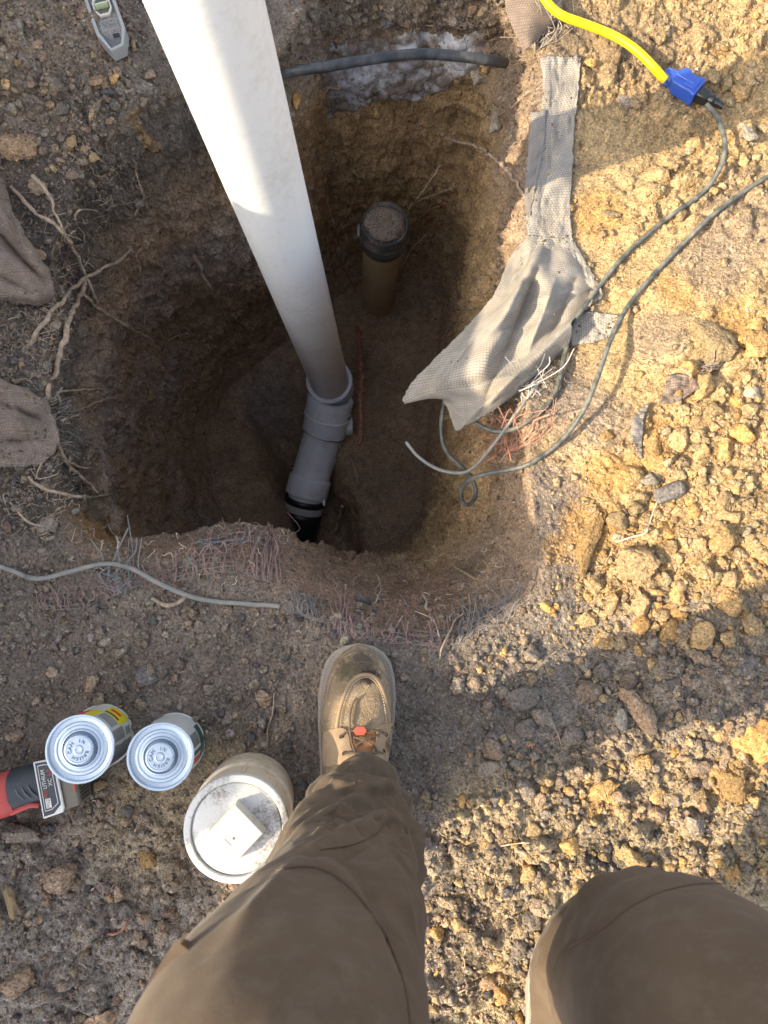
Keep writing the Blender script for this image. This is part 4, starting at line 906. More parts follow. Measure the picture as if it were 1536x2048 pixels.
root('straight brown root crossing from lower left up to a cut end', [(48, 700, .0), (90, 640, .006), (125, 600, .012), (165, 560, .02), (200, 540, .026), (235, 522, .03), (262, 498, .034)], .0042, .0030, auto=6, seed=2, br=[(.0034, (262, 498, .034), (272, 515, .03), (280, 538, .026))])
root('thick brown root hanging down the left side of the hole', [(175, 556, .022), (160, 590, .016), (142, 630, .012), (125, 680, .010), (112, 730, .008), (102, 770, .006), (98, 795, .004)], .0052, .0040, auto=5, seed=3, br=[(.003, (118, 790, .006), (114, 820, .006), (108, 845, .004))])
root('pale root slanting down right from the left root crossing', [(168, 590, .014), (200, 620, .03), (235, 640, .045), (262, 658, .06), (308, 682, .075)], .0036, .0030, auto=5, seed=4, br=[(.002, (232, 638, .045), (262, 655, .05), (272, 685, .04), (272, 715, .03))])
root('short root with a forked lower end in the left wall', [(385, 508, .012), (395, 528, .02), (408, 552, .022), (420, 575, .014), (424, 590, .008)], .0055, .0045, auto=7, seed=5, al=36, br=[(.0022, (420, 550, .016), (422, 575, .012), (418, 592, .006))])
root('small dark root dangling in the dark slope left of the pipe', [(268, 340, .004), (280, 370, .008), (288, 395, .01), (276, 415, .008), (270, 432, .004)], .0028, .0024, auto=7, seed=6)
root('thin wavy root on the left wall of the hole', [(335, 680, .01), (365, 668, .03), (388, 670, .04), (410, 690, .04), (440, 707, .035)], .0028, .0012, auto=2, seed=7)
root('pale twig like root pointing right below the hanging root', [(112, 785, .004), (140, 782, .01), (170, 778, .014), (208, 778, .02)], .0024, .0018, auto=2, seed=8)
root('pale root end angled up over the left rim', [(122, 842, .004), (150, 830, .012), (175, 812, .018), (205, 800, .024), (238, 796, .03)], .0028, .0024, auto=2, seed=9)
root('root bundle fanning down right from the left woven cloth', [(110, 880, .008), (125, 910, .016), (145, 940, .024), (170, 962, .03), (195, 986, .034)], .0042, .0026, auto=6, seed=10, br=[(.002, (120, 905, .012), (140, 925, .018), (170, 935, .02), (214, 940, .02)), (.0025, (140, 912, .01), (138, 935, .02), (144, 955, .02))])
root('long thin root curving along the lower left rim', [(58, 952, .004), (80, 975, .012), (110, 985, .018), (150, 992, .026), (200, 993, .03), (245, 980, .03)], .0030, .0014, auto=9, seed=11, br=[(.0014, (105, 880, .004), (70, 950, .01), (90, 955, .012), (125, 940, .012))])
root('dark root in the shadow at the lower left rim', [(20, 1005, .002), (45, 1035, .006), (60, 1048, .006), (90, 1053, .004)], .0026, .0016, auto=4, seed=12)
root('knobbly root piece lying below the grey wire', [(305, 1195, .004), (322, 1205, .007), (345, 1212, .007), (362, 1205, .006), (370, 1196, .005)], .0042, .0032, seed=13)
root('long pale root arching out of the right wall towards the geotextile', [(885, 268, .06), (905, 280, .07), (935, 287, .075), (965, 300, .07), (995, 325, .05), (1020, 350, .03), (1040, 375, .016), (1056, 404, .006)], .0048, .0030, auto=8, seed=14, al=36, m=M_ROOT, br=[(.0012, (905, 280, .07), (870, 258, .05), (860, 235, .03)), (.001, (935, 287, .07), (920, 250, .04), (905, 220, .02))])
root('pale forked root reaching over the capped pipe', [(802, 455, .03), (812, 440, .10), (820, 415, .14), (838, 392, .15), (860, 360, .14), (880, 330, .10)], .0040, .0014, auto=6, seed=15, al=30, m=M_RPAL, br=[(.003, (812, 436, .10), (795, 428, .11), (775, 420, .08)), (.0016, (822, 410, .13), (850, 395, .12), (880, 385, .10), (924, 368, .07)), (.002, (806, 455, .03), (790, 470, .08), (785, 478, .06))])
root('red tipped broken root right of the capped pipe', [(842, 434, .05), (860, 420, .06), (880, 410, .06), (895, 402, .055)], .0038, .003, m=M_RRED, auto=5, seed=16)
root('thin root hooking down the right side of the capped pipe', [(852, 470, .04), (835, 485, .07), (818, 508, .08), (805, 530, .08), (790, 542, .06)], .0026, .0022, auto=6, seed=17, al=30, m=M_RPAL)
root('dark vertical root hanging from the far wall left of the capped pipe', [(645, 392, .05), (655, 430, .06), (662, 470, .07), (672, 505, .08), (690, 545, .07), (705, 570, .05), (710, 585, .03)], .0042, .002, auto=8, seed=18, al=34, m=M_RRED)
root('thin curled root beside the white pipe edge high on the far wall', [(608, 312, .03), (630, 310, .05), (648, 320, .06), (655, 345, .05), (665, 358, .04)], .0024, .0016, auto=6, seed=19, br=[(.002, (618, 372, .03), (640, 385, .05), (655, 372, .05), (688, 360, .04))])
root('pale hair thin root hanging in a long curve on the far wall', [(705, 342, .02), (716, 355, .03), (712, 385, .03), (702, 415, .03), (692, 435, .02)], .0011, .0008, seed=20, m=M_RPAL)
root('fine root hanging straight in front of the dark vertical root', [(655, 370, .03), (656, 400, .05), (665, 440, .06), (678, 470, .05)], .0014, .001, seed=21, m=M_RPAL)
root('fine wavy root falling from the middle of the far wall', [(775, 308, .02), (772, 335, .03), (790, 355, .03), (808, 375, .03), (826, 388, .03)], .0012, .0009, auto=3, seed=22, m=M_RPAL)
root('dark reddish stake standing upright right of the pipe in the deep hole', [(714, 655, .05), (718, 700, .10), (722, 760, .16), (723, 820, .18), (718, 890, .16)], .0095, .0065, m=M_RRED, seed=23)
root('stub of pale wood sticking up beside the black coupling', [(684, 1015, .05), (678, 1035, .05), (670, 1062, .03)], .0075, .006, m=M_ROOT, seed=24)
root('thin pale root curving on the trench edge right of the fitting', [(704, 920, .02), (712, 945, .03), (716, 970, .02)], .0022, .0014, m=M_RPAL, seed=25)
root('pink root stub poking from under the geotextile flap over the hole', [(905, 662, .02), (890, 672, .045), (872, 682, .05), (850, 685, .05)], .0050, .0016, m=rootmat('pink_root', (.45, .25, .17), (.3, .17, .11)), auto=4, seed=26)
root('branching dry rootlets left of the geotextile flap', [(955, 612, .01), (935, 618, .03), (905, 610, .04), (880, 595, .03)], .0018, .0009, auto=8, seed=27, m=M_RPAL)
root('dense tuft of dry rootlets on the rim beside the black coupling', [(600, 1062, .01), (585, 1050, .03), (572, 1035, .05), (560, 1020, .06), (545, 1000, .07)], .0022, .0008, auto=46, seed=28, al=44, m=M_ROOT)
root('spiky rootlets standing on the near rim hump', [(548, 1070, .004), (520, 1062, .012), (500, 1050, .02), (470, 1046, .02)], .0020, .0010, auto=22, seed=29, al=40)
root('thin twig with side shoots rising over the lower left rim', [(238, 1100, .004), (232, 1075, .016), (220, 1060, .02), (210, 1020, .02)], .0018, .0009, auto=6, seed=30, m=M_RPAL)
root('short cut stick lying on the smooth clay of the near rim', [(906, 1130, .004), (925, 1142, .006), (955, 1158, .005)], .0030, .0026, m=M_WOOD, seed=31)
root('curled dry rootlet on the brown clay above the boot', [(752, 1150, .002), (762, 1170, .006), (755, 1195, .006), (748, 1208, .003)], .0014, .0008, auto=6, seed=32, m=M_RPAL)
root('tall thin grey stalk leaning on the right netting', [(880, 1320, .003), (888, 1285, .012), (905, 1250, .02), (925, 1228, .014)], .0022, .0014, auto=2, seed=33)
root('curved stalk rising from the frayed right netting', [(882, 1285, .003), (870, 1245, .014), (840, 1225, .012), (830, 1222, .004)], .0016, .001, auto=2, seed=34, m=M_RPAL)
root('gnarled crumb of root on the brown clay shelf', [(845, 1190, .003), (853, 1200, .008), (848, 1215, .008), (862, 1222, .004)], .0030, .002, auto=8, seed=35, al=18)
root('loose thin twig lying across the tan clod pile', [(1230, 1082, .004), (1262, 1075, .014), (1295, 1060, .014), (1314, 1000, .008)], .0018, .0012, auto=2, seed=36, m=M_RPAL)
root('thin dark twig lying on the shaded rubble in the lower middle', [(1085, 1435, .004), (1110, 1455, .010), (1122, 1490, .008)], .0012, .0009, auto=2, seed=37)
root('fine grass like twig beside the boot on the left', [(550, 1385, .003), (545, 1425, .006), (535, 1465, .006), (535, 1500, .003)], .0013, .0009, auto=1, seed=38)
root('small stick with bark in the sunlit rubble below the shadow', [(1030, 1695, .004), (1045, 1702, .007), (1058, 1712, .004)], .0045, .004, seed=39, name='stick')
root('thin twig next to the small stick in the sunlit rubble', [(1000, 1690, .003), (1030, 1686, .008), (1058, 1684, .004)], .0013, .001, seed=40, m=M_RPAL)
root('pinkish worm like root on the soil right of the frayed netting', [(740, 1120, .002), (758, 1128, .005), (775, 1150, .004), (770, 1165, .003)], .0012, .0009, auto=3, seed=41)
root('pale root loop between the stone and the frayed top scrap', [(975, 235, .01), (1000, 228, .02), (1030, 210, .02), (1060, 180, .014)], .0016, .001, auto=8, seed=42, al=34)
root('reddish brown root lying across the soil at the lower left', [(215, 1865, .004), (235, 1866, .006), (248, 1855, .006), (248, 1838, .003)], .0024, .0016, m=M_RRED, seed=43)
# weathered wood pieces and pale stones
def chip(label, px, py, rx, ry, m, rot, z=.012, name='wood_chip', cat='wood', k=3, flat=.5):
    o = clod(name, label, cat, px, py, rx, ry, m, rot, None, k, z, .1, False, .6, 10, flat); return o
chip('split piece of weathered wood standing at the left edge near the bottom', 27, 1808, 15, 46, M_WOOD, 12, .016)
chip('small orange wood chip below the broad flat clod', 1312, 1186, 26, 9, M_CO, -6, .009)
chip('second little orange wood chip under the first one', 1315, 1211, 13, 10, M_CO, 15, .008)
chip('fibrous pale wood splinter between the two cans and the tool', 200, 1572, 22, 12, M_WOOD, 10, .008)
chip('pale elongated stone set in the wall left of the geotextile', 992, 245, 24, 56, M_STP, -14, .02, 'stone', 'stone')
chip('light stone with a sharp corner above the elongated wall stone', 955, 160, 30, 24, M_STP, 20, .02, 'stone', 'stone')
chip('ochre stone squeezed between the white pipe and the footing', 592, 205, 17, 32, M_CO, 18, .02, 'stone', 'stone')
chip('dry brown leaf fragment at the foot of the white cleanout plug', 462, 1752, 12, 8, M_WOOD, 0, .004, 'dead_leaf', 'leaf', 5, .2)
# rootlets nobody could count
def rootlets(n, seed, label, zone, m, L0=22, r0=.0005):
    rnd = random.Random(seed); mb = MB()
    for _ in range(n):
        x, y, sx, sy = rnd.choice(zone); x = rnd.gauss(x, sx); y = rnd.gauss(y, sy)
        if blocked(x, y): continue
        a = rnd.uniform(0, 6.28); ln = L0*rnd.uniform(.3, 1.4); pts = [hit(x, y, .0)]; 
        for k in range(4): a += rnd.gauss(0, .7); x += math.cos(a)*ln/4; y += math.sin(a)*ln/4; pts.append(hit(x, y, .002+rnd.uniform(0, .008)))
        if max((pts[i+1]-pts[i]).length for i in range(4)) > .05: continue
        mb.tube([Vector(p) for p in crom(pts, 3)], r0*rnd.uniform(.6, 1.6), 3, cap=False)
    o = mb.build('rootlets', m, None, smooth=False); tag(o, label, 'rootlets', None, 'stuff')
rootlets(900, 3, 'countless hair thin roots over the left side and rim of the hole', [(60, 650, 50, 60), (230, 360, 60, 40), (150, 500, 60, 60), (60, 1000, 50, 40), (180, 900, 60, 90), (480, 600, 60, 60), (420, 520, 60, 50), (100, 700, 60, 80)], M_ROOT)
rootlets(750, 4, 'hair thin pale roots on the far and right walls of the hole', [(850, 480, 60, 60), (900, 260, 70, 50), (1000, 330, 50, 80), (880, 620, 50, 50), (650, 420, 40, 80), (1040, 180, 40, 50), (960, 60, 80, 30)], M_ROOT, 26, .00045)
rootlets(150, 5, 'bits of fibre and root on the near rim', [(500, 1060, 80, 16), (700, 1200, 160, 40), (930, 1120, 60, 60), (950, 1010, 40, 60), (350, 1100, 120, 20)], M_RPAL, 20)
rootlets(500, 6, 'bits of straw and root in the loose soil', [(900, 1850, 60, 100), (1250, 1800, 100, 30), (200, 1700, 160, 120), (150, 1900, 120, 90), (700, 1400, 200, 100), (1300, 700, 150, 200), (1300, 1300, 200, 100)], M_ROOT, 16, .0006)

# ------------------------------------------------------------------ lettering
def text_bm(body, size, depth=.0004):
    cu = bpy.data.curves.new('t', 'FONT'); cu.body = body; cu.size = size; cu.extrude = depth; cu.align_x = 'CENTER'; cu.align_y = 'CENTER'; cu.resolution_u = 3
    ob = bpy.data.objects.new('t', cu); COL.objects.link(ob); bpy.context.view_layer.update(); me = ob.to_mesh(); V = [v.co.copy() for v in me.vertices]; Fc = [tuple(p.vertices) for p in me.polygons]
    ob.to_mesh_clear(); bpy.data.objects.remove(ob); return V, Fc

# ------------------------------------------------------------------ cement cans
m = mat('tin_lid', (.50, .58, .66), .30, .85); t = NT(m); g = t.coord(); t.inp('Roughness', t.ramp(t.noise(g, 40, 4), [(.3, .22), (.7, .42)])); t.base(t.mix(t.ramp(t.noise(g, 22, 5, .7), [(.55, 0), (.8, .6)]), (.50, .58, .66), (.36, .36, .35))); M_TIN = m
M_TINL = mat('tin_lettering', (.22, .30, .40), .5, .4)  # darker than the lid, standing in for shade on the embossed edges
def papermat(name, c): 
    m = mat(name, c, .5); t = NT(m); g = t.coord(); t.base(t.mix(t.ramp(t.noise(g, 60, 5, .7), [(.5, 0), (.8, .5)]), c, tuple(.5*x+.08 for x in c))); return m
M_LBW = papermat('label_grey', (.50, .50, .48)); M_LBY = papermat('label_yellow', (.62, .52, .02)); M_LBK = papermat('label_ink', (.06, .06, .065)); M_LBG = papermat('label_green', (.03, .09, .06)); M_LBR = papermat('label_red', (.6, .04, .04)); M_LBL = papermat('label_pale', (.62, .61, .56))
def can(label, px, py, h, R, rot, kind):
    p = P(px, py, h); g = down(p.x, p.y, .5).z; o = empty('metal_can', (p.x, p.y, g-.002), label, 'can', 'solvent cement cans'); o.rotation_euler.z = math.radians(rot)
    H = h-g
    mb = MB(); mb.lathe([(0, .0), (R-.002, .0), (R, .001), (R+.0012, .0025), (R+.0012, .0045), (R-.0006, .006), (R-.0006, H-.006)], 96); mb.build('body', M_LBW, o)
    mb = MB(); mb.lathe([(R-.0006, H-.006), (R+.0012, H-.004), (R+.0016, H-.001), (R+.0008, H), (R-.0012, H), (R-.0022, H-.0015), (R-.0026, H-.0046), (R-.008, H-.0052), (R-.0095, H-.0036), (R-.0125, H-.0034), (R-.014, H-.0050), (R-.0175, H-.0048), (R-.019, H-.0022), (R-.0205, H-.0020), (.0215, H-.0052), (.0195, H-.0056), (.0190, H+.002)], 128); mb.build('top', M_TIN, o)
    mb = MB(); prof = [(.0188, H-.004), (.0194, H-.003), (.0194, H+.0035), (.0186, H+.0048), (.0165, H+.0050), (.0160, H+.0043), (.0068, H+.0043), (.0062, H+.0054), (.0048, H+.0056), (.0042, H+.0046), (0, H+.0044)]
    mb.lathe(prof, 96)
    for k in range(60):
        a = k*2*math.pi/60; mb.box((0, 0, 0), (.0012, .0008, .006), 0, Matrix.Rotation(a, 4, 'Z') @ Matrix.Translation((.0195, 0, H)))
    cap = mb.build('screw_cap', M_TIN, o)
    mb = MB()
    for word, a0, da in (('BRUSH', -8, -26), ('CAN', 203, -27), ('IN', 93, -26)):
        for i, ch in enumerate(word):
            a = math.radians(a0+da*i-rot-8); V, Fc = text_bm(ch, .0068, .0007); mb.add(V, Fc, 0, Matrix.Translation((.0115*math.cos(a), .0115*math.sin(a), H+.0047)) @ Matrix.Rotation(a-math.pi/2, 4, 'Z'))
    mb.build('lettering', M_TINL, cap, smooth=False)
    def lab(name, a0, a1, z0, z1, mt, off=.0003, n=None):
        n = n or max(2, int(abs(a1-a0)/4)); v = []; f = []; rr = R-.0006+off
        for i in range(n+1):
            a = math.radians(a0+(a1-a0)*i/n-rot)
            for z, r_ in ((z0, rr-off*.8), (z0, rr), (z1, rr), (z1, rr-off*.8)): v.append((r_*math.cos(a), r_*math.sin(a), z*H))
        for i in range(n): f += [(i*4+k, i*4+4+k, i*4+5+k, i*4+1+k) for k in range(3)]
        mq.add(v, f, mts.index(mt))
    mts = [M_LBW, M_LBY, M_LBK, M_LBG, M_LBR, M_LBL]; mq = MB(); rnd = random.Random(len(label))
    if kind == 1:
        lab('a', 30, 72, .08, .52, M_LBY); lab('a', 40, 70, .40, .47, M_LBK, .0005); lab('a', 72, 92, .45, .93, M_LBY); lab('a', 44, 66, .2, .3, M_LBR, .0005); lab('a', -30, 92, .045, .075, M_LBY, .0004)
        lab('a', 92, 150, .5, .93, M_LBR)
        for i in range(9): lab('a', 8+i*1.7, 8.8+i*1.7, .14, .36, M_LBK, .0005, 1)
        for j in range(11): lab('a', 6, 28, .44+.042*j, .452+.042*j, M_LBK, .0005)
        for j in range(22): lab('a', -38, 2+rnd.uniform(-4, 0), .12+.038*j, .13+.038*j, M_LBK, .0005)
        for j in range(6): lab('a', 34, 68, .56+.05*j, .572+.05*j, M_LBK, .0005)
    else:
        lab('a', -60, 42, .05, .34, M_LBG); lab('a', -50, 8, .34, .95, M_LBL); lab('a', -22, -8, .40, .92, M_LBR, .0005); lab('a', -4, 4, .36, .88, M_LBG, .0005)
        for j in range(10): lab('a', 10, 34, .40+.05*j, .412+.05*j, M_LBK, .0005)
        for i in range(14): lab('a', -45+rnd.uniform(0, 2)+i*3.6, -43+i*3.6, .16, .22, M_LBL, .0005, 1)
        lab('a', 42, 120, .05, .95, M_LBW)
    mq.build('label', mts, o, smooth=False)
    return o
can('taller of the two tins, pale grey label with a yellow block, standing on the tool', 158, 1499, .105, .0440, 0, 1)
can('tin with dark green and red label standing between the other tin and the cleanout plug', 320, 1514, .098, .0440, 20, 2)

# ------------------------------------------------------------------ cleanout adapter with plug
p = P(472, 1660, .155); g = down(p.x, p.y, .5).z; H = .155-g; R = .0655
co = empty('cleanout_adapter', (p.x, p.y, g-.003), 'dusty white cleanout adapter with a square headed plug beside the boot', 'pipe fitting'); co.rotation_euler.z = math.radians(2)
mb = MB(); mb.lathe([(R-.010, .0), (R-.001, 0), (R, .003), (R, H-.075), (R-.0015, H-.073), (R-.0015, H-.070), (R+.0025, H-.068), (R+.0030, H-.066), (R+.0025, H-.064), (R-.001, H-.062), (R-.001, H-.014)], 128)
mb.box((0, 0, 0), (.003, .004, .045), 0, Matrix.Rotation(math.radians(84), 4, 'Z') @ Matrix.Translation((R, 0, H-.04))); mb.build('hub', M_PVCO, co)
mb = MB(); mb.lathe([(R-.001, H-.014), (R+.0015, H-.012), (R+.002, H-.004), (R+.001, H-.001), (R-.001, H), (R-.0065, H), (R-.0075, H-.001), (R-.0078, H-.006)], 128); mb.build('rim', M_PVCL, co)
mb = MB(); mb.lathe([(R-.0078, H-.006), (R-.0095, H-.0035), (R-.0105, H-.0028), (.02, H-.0030), (0, H-.0030)], 128); pl = mb.build('plug', M_PVCL, co)
s = .0250; RQ = Matrix.Rotation(math.radians(43), 4, 'Z'); mb = MB()
v = [(-s*1.06, -s*1.06, H-.0035), (s*1.06, -s*1.06, H-.0035), (s*1.06, s*1.06, H-.0035), (-s*1.06, s*1.06, H-.0035), (-s, -s, H+.016), (s, -s, H+.016), (s, s, H+.016), (-s, s, H+.016)]
mb.add(v, [(0, 1, 5, 4), (1, 2, 6, 5), (2, 3, 7, 6), (3, 0, 4, 7), (4, 5, 6, 7)], 0, Matrix.Translation((.001, -.001, 0)) @ RQ); hd = mb.build('square_head', pvc('plug_plastic', (.52, .50, .45), (.30, .24, .17), .9, .5, 1.5), pl, bevel=.0018, seg=3)
mb = MB(); mb.lathe([(0, H+.0163), (.0018, H+.0163), (.0018, H+.0159)], 16, 0, Matrix.Translation((-.001, -.006, 0))); 
for (x, y, w, h_) in ((-.013, -.002, .0004, .012), (-.010, .0038, .006, .0003)): mb.box((x, y, H+.0162), (w, h_, .0004), 0, RQ)
mb.build('moulding_marks', mat('mark', (.16, .13, .11), .9), hd, smooth=False)

# ------------------------------------------------------------------ cordless tool with battery
M_TG = papermat('tool_rubber', (.115, .125, .13)); M_TB = papermat('tool_black', (.035, .042, .05)); M_TR = papermat('tool_red', (.50, .07, .06)); M_TO = papermat('battery_case', (.15, .135, .10)); M_TL = papermat('battery_label', (.035, .045, .055)); M_TW = papermat('tool_print', (.72, .72, .68))
a = P(4, 1590, .052); tq = (P(118, 1563, .052)-a).normalized(); tl = empty('cordless_tool', (a.x, a.y, down(a.x, a.y, .5).z), 'black and red cordless tool with its battery, at the left edge under a tin', 'power tool'); tl.rotation_mode = 'QUATERNION'; tl.rotation_quaternion = tq.to_track_quat('X', 'Z'); tl.scale = (.86, .86, .92)
def ell(secs, m, name, parent, seg=40, bevel=0):
    v = []; f = []
    for x, w, h, zc, yc in secs:
        for k in range(seg):
            a_ = 2*math.pi*k/seg; c, s_ = math.cos(a_), math.sin(a_); v.append((x, yc+w*math.copysign(abs(c)**.8, c), zc+h*math.copysign(abs(s_)**.8, s_)))
    n = len(secs)
    for i in range(n-1):
        for k in range(seg): l = (k+1) % seg; f.append((i*seg+k, i*seg+l, (i+1)*seg+l, (i+1)*seg+k))
    f.append(tuple(range(seg))); f.append(tuple((n-1)*seg+k for k in range(seg-1, -1, -1))); mb = MB(); mb.add(v, f); return mb.build(name, m, parent)
ell([(-.16, .030, .026, .036, -.01), (-.10, .031, .027, .035, -.008), (-.04, .033, .028, .034, -.006), (-.012, .034, .029, .033, -.004), (.005, .033, .028, .033, -.003), (.03, .030, .025, .030, -.001), (.045, .026, .022, .028, .0)], M_TG, 'grip', tl)
rb = ell([(-.010, .0352, .0302, .033, -.004), (.0, .0350, .0300, .033, -.003), (.010, .0342, .0292, .0325, -.003), (.014, .0325, .0275, .0325, -.003)], M_TR, 'red_band', tl)
mb = MB(); mb.tube([(.008, -.032, .047), (.022, -.0285, .050), (.040, -.026, .050), (.052, -.030, .047)], .0048, 8); mb.build('red_trim', M_TR, tl)
hs = ell([(.012, .0325, .0285, .033, .0), (.03, .0320, .0280, .033, .002), (.05, .0315, .0275, .032, .003), (.068, .0315, .0270, .031, .003)], M_TB, 'housing', tl)
mb = MB()
for x in (.030, .040, .050): mb.tube([(x-.004, .006, .0605), (x, -.004, .0615), (x+.006, -.014, .0585)], .0014, 6)
mb.build('grip_rib', M_TG, hs)
ba = empty('battery', (0, 0, 0)); ba.parent = tl
mb = MB(); mb.prism([(.064, -.048), (.118, -.044), (.121, -.038), (.121, .034), (.117, .040), (.064, .038)], .004, .058); mb.build('case', M_TO, ba, bevel=.004, seg=3)
mb = MB(); mb.prism([(.062, -.050), (.094, -.047), (.097, -.040), (.094, .040), (.060, .041)], .0582, .0626); mb.build('face_plate', M_TW, ba, bevel=.0018)
mb = MB(); mb.prism([(.0645, -.0465), (.080, -.0450), (.0925, -.034), (.0905, .034), (.080, .0375), (.0635, .0385)], .0622, .0632); mb.build('face_label', M_TL, ba)
mb = MB(); mb.ringprism([(.0675, -.039), (.078, -.0385), (.0895, -.031), (.088, .030), (.0785, .034), (.0665, .034)], [(.0682, -.038), (.0777, -.0375), (.0885, -.0303), (.087, .0294), (.0780, .033), (.0672, .033)], .0631, .0636); mb.box((.0745, -.0275, .0632), (.0085, .015, .0010)); mb.build('label_border', M_TW, ba, smooth=False)
def word(txt, size, x, y, m, name, sx=1.0):
    V, Fc = text_bm(txt, size, .0002); mb = MB(); mb.add(V, Fc, 0, Matrix.Translation((x, y, .0638)) @ Matrix.Rotation(math.pi/2, 4, 'Z') @ Matrix.Diagonal((sx, 1, 1, 1))); mb.build(name, m, ba, smooth=False)
word('M', .0078, .0745, -.0315, M_TR, 'letters'); word('12', .0078, .0745, -.0245, M_TB, 'letters'); word('RED', .0085, .0735, -.0120, M_TR, 'letters', .8); word('LITHIUM', .0085, .0735, .0110, M_TW, 'letters', .95)
word('XC', .0085, .0825, .0045, M_TW, 'letters'); word('6.0', .0095, .0830, .0195, M_TR, 'letters')
mb = MB(); mb.box((.1155, -.002, .0585), (.0035, .038, .0016)); mb.build('red_stripe', M_TR, ba, bevel=.0005)
mb = MB()
for k in range(5): mb.box((.1212, -.036+k*.0055, .035), (.0016, .0025, .034))
mb.build('grip_ribs', M_TB, ba)

# ------------------------------------------------------------------ spirit level
a = P(232, 93, .05); b = P(196, -10, .05); ly = (b-a).normalized(); lv = empty('spirit_level', (a.x, a.y, down(a.x, a.y+.03, 1).z+.004), 'worn metal torpedo spirit level end lying on the clods at the top edge', 'spirit level'); lv.rotation_mode = 'QUATERNION'; lv.rotation_quaternion = ly.to_track_quat('Y', 'Z')
M_LV = pvc('level_metal', (.10, .103, .108), (.33, .29, .25), .8, .45, 3); M_LVE = pvc('level_edge', (.36, .365, .36), (.3, .26, .2), .4, .35, 3); 
w = .0215; mb = MB(); mb.prism([(-.010, .0), (.012, .004), (w, .030), (w, .225), (-w, .225), (-w, .032)], .006, .016, 0, Matrix.Translation((0, 0, .006))); 
mb.build('web', M_LV, lv, bevel=.001)
def off(o, d): return [(x*(1-d/w), .112+(y-.112)*(1-d/.112)) for x, y in o]
outl = [(-.010, -.002), (.012, .002), (w+.002, .030), (w+.002, .23), (-w-.002, .23), (-w-.002, .032)]
mb = MB(); mb.ringprism(outl, off(outl, .0048), .004, .0275); mb.build('rail', M_LVE, lv, bevel=.0012)
hexo = [(-.0145, .072), (-.0145, .088), (-.008, .098), (.008, .098), (.0145, .088), (.0145, .072), (.008, .062), (-.008, .062)]; hexi = [(x*.78, .080+(y-.080)*.78) for x, y in hexo]
mb = MB(); mb.ringprism(hexo, hexi, .0205, .0262); mb.build('vial_frame', papermat('vial_frame', (.62, .57, .46)), lv, bevel=.0012)
mb = MB(); mb.prism(hexi, .0222, .0228); vb = mb.build('vial_backing', papermat('vial_back', (.12, .12, .09)), lv)
mv = mat('vial_glass', (.45, .50, .28), .08); mv.node_tree.nodes['Principled BSDF'].inputs['Transmission Weight'].default_value = .3
mb = MB(); mb.tube([(-.0105, .080, .0252), (.0105, .080, .0252)], .0048, 16); mb.build('vial', mv, lv)
mb = MB(); mb.box((.006, .026, .0224), (.010, .007, .0010)); mb.build('hang_hole', M_RUB, lv, bevel=.0004)  # thin black plate standing in for the dark inside the hole
mb = MB(); mb.ringprism([(-.012, .038), (-.012, .056), (.014, .056), (.014, .038)], [(-.011, .039), (-.011, .055), (.013, .055), (.013, .039)], .0219, .0228); mb.build('recess_edge', M_LVE, lv)

# ------------------------------------------------------------------ the person standing over the hole
M_CANV = mat('canvas', (.13, .095, .065), .9, 0, .08); t = NT(M_CANV); g = t.coord(); n1 = t.noise(g, 9, 4, .6); n2 = t.noise(g, 700, 2, .5); n3 = t.noise(g, 60, 5, .7)
c = t.mix(t.ramp(n1, [(.3, 0), (.7, 1)]), (.100, .072, .049), (.125, .092, .064)); c = t.mix(t.ramp(n3, [(.47, 0), (.75, .5)]), c, (.17, .14, .105)); c = t.mix(t.math('MULTIPLY', n2, .35), c, (.062, .046, .034)); t.base(c)
t.inp('Normal', t.bump(n2, .0003, .5)); t.inp('Sheen Weight', .1)
M_SEAM = mat('canvas_seam', (.10, .065, .045), .9)
def loft_leg(rings, seed, nseg=160, per=26):
    A = crom(rings, per); n = len(A); out = np.zeros((n, nseg, 3)); ph = np.arange(nseg)*2*math.pi/nseg
    for i in range(n):
        c = A[i, :3]; t_ = A[min(i+1, n-1), :3]-A[max(i-1, 0), :3]; t_ /= np.linalg.norm(t_); sd = np.array([1., 0, 0])-t_*t_[0]; sd /= np.linalg.norm(sd); up = np.cross(t_, sd)
        out[i] = c+np.outer(np.cos(ph)*A[i, 3], sd)+np.outer(np.sin(ph)*A[i, 4], up)
    nr = normals(out); c0 = A[:, None, :3]; sgn = np.sign(((out-c0)*nr).sum(2, keepdims=True)); nr *= sgn
    p_ = out.reshape(-1, 3); d = .012*fbm(p_, 7, 3, seed)+.006*fbm(p_*np.array([1, 1, 2.2]), 14, 3, seed+3, .5, ridged=True)
    PH = np.tile(ph, n); d = d*(1 if seed == 5 else .45); dg = (.011 if seed == 5 else .0025)*fbm(np.stack([3+2.2*np.cos(PH+.3)+p_[:, 2]*16, p_[:, 2]*5+1.5*np.sin(PH), np.full(len(PH), seed)], 1), 1, 3, seed+9, .45, ridged=True)*sstep(.12, .2, p_[:, 2])*(1-.55*sstep(.38, .6, p_[:, 2])); d = d+dg
    return A, out, nr, d.reshape(n, nseg)
def mesh_grid(G, closed_u=True):
    n, k, _ = G.shape; I = np.arange(n-1)[:, None]*k; J = np.arange(k)[None, :]; J2 = (J+1) % k
    return np.stack([I+J, I+J2, I+k+J2, I+k+J], -1).reshape(-1, 4)
def W3(px, py, z, rx, ry): p = P(px, py, z); return (p.x, p.y, p.z, rx, ry)
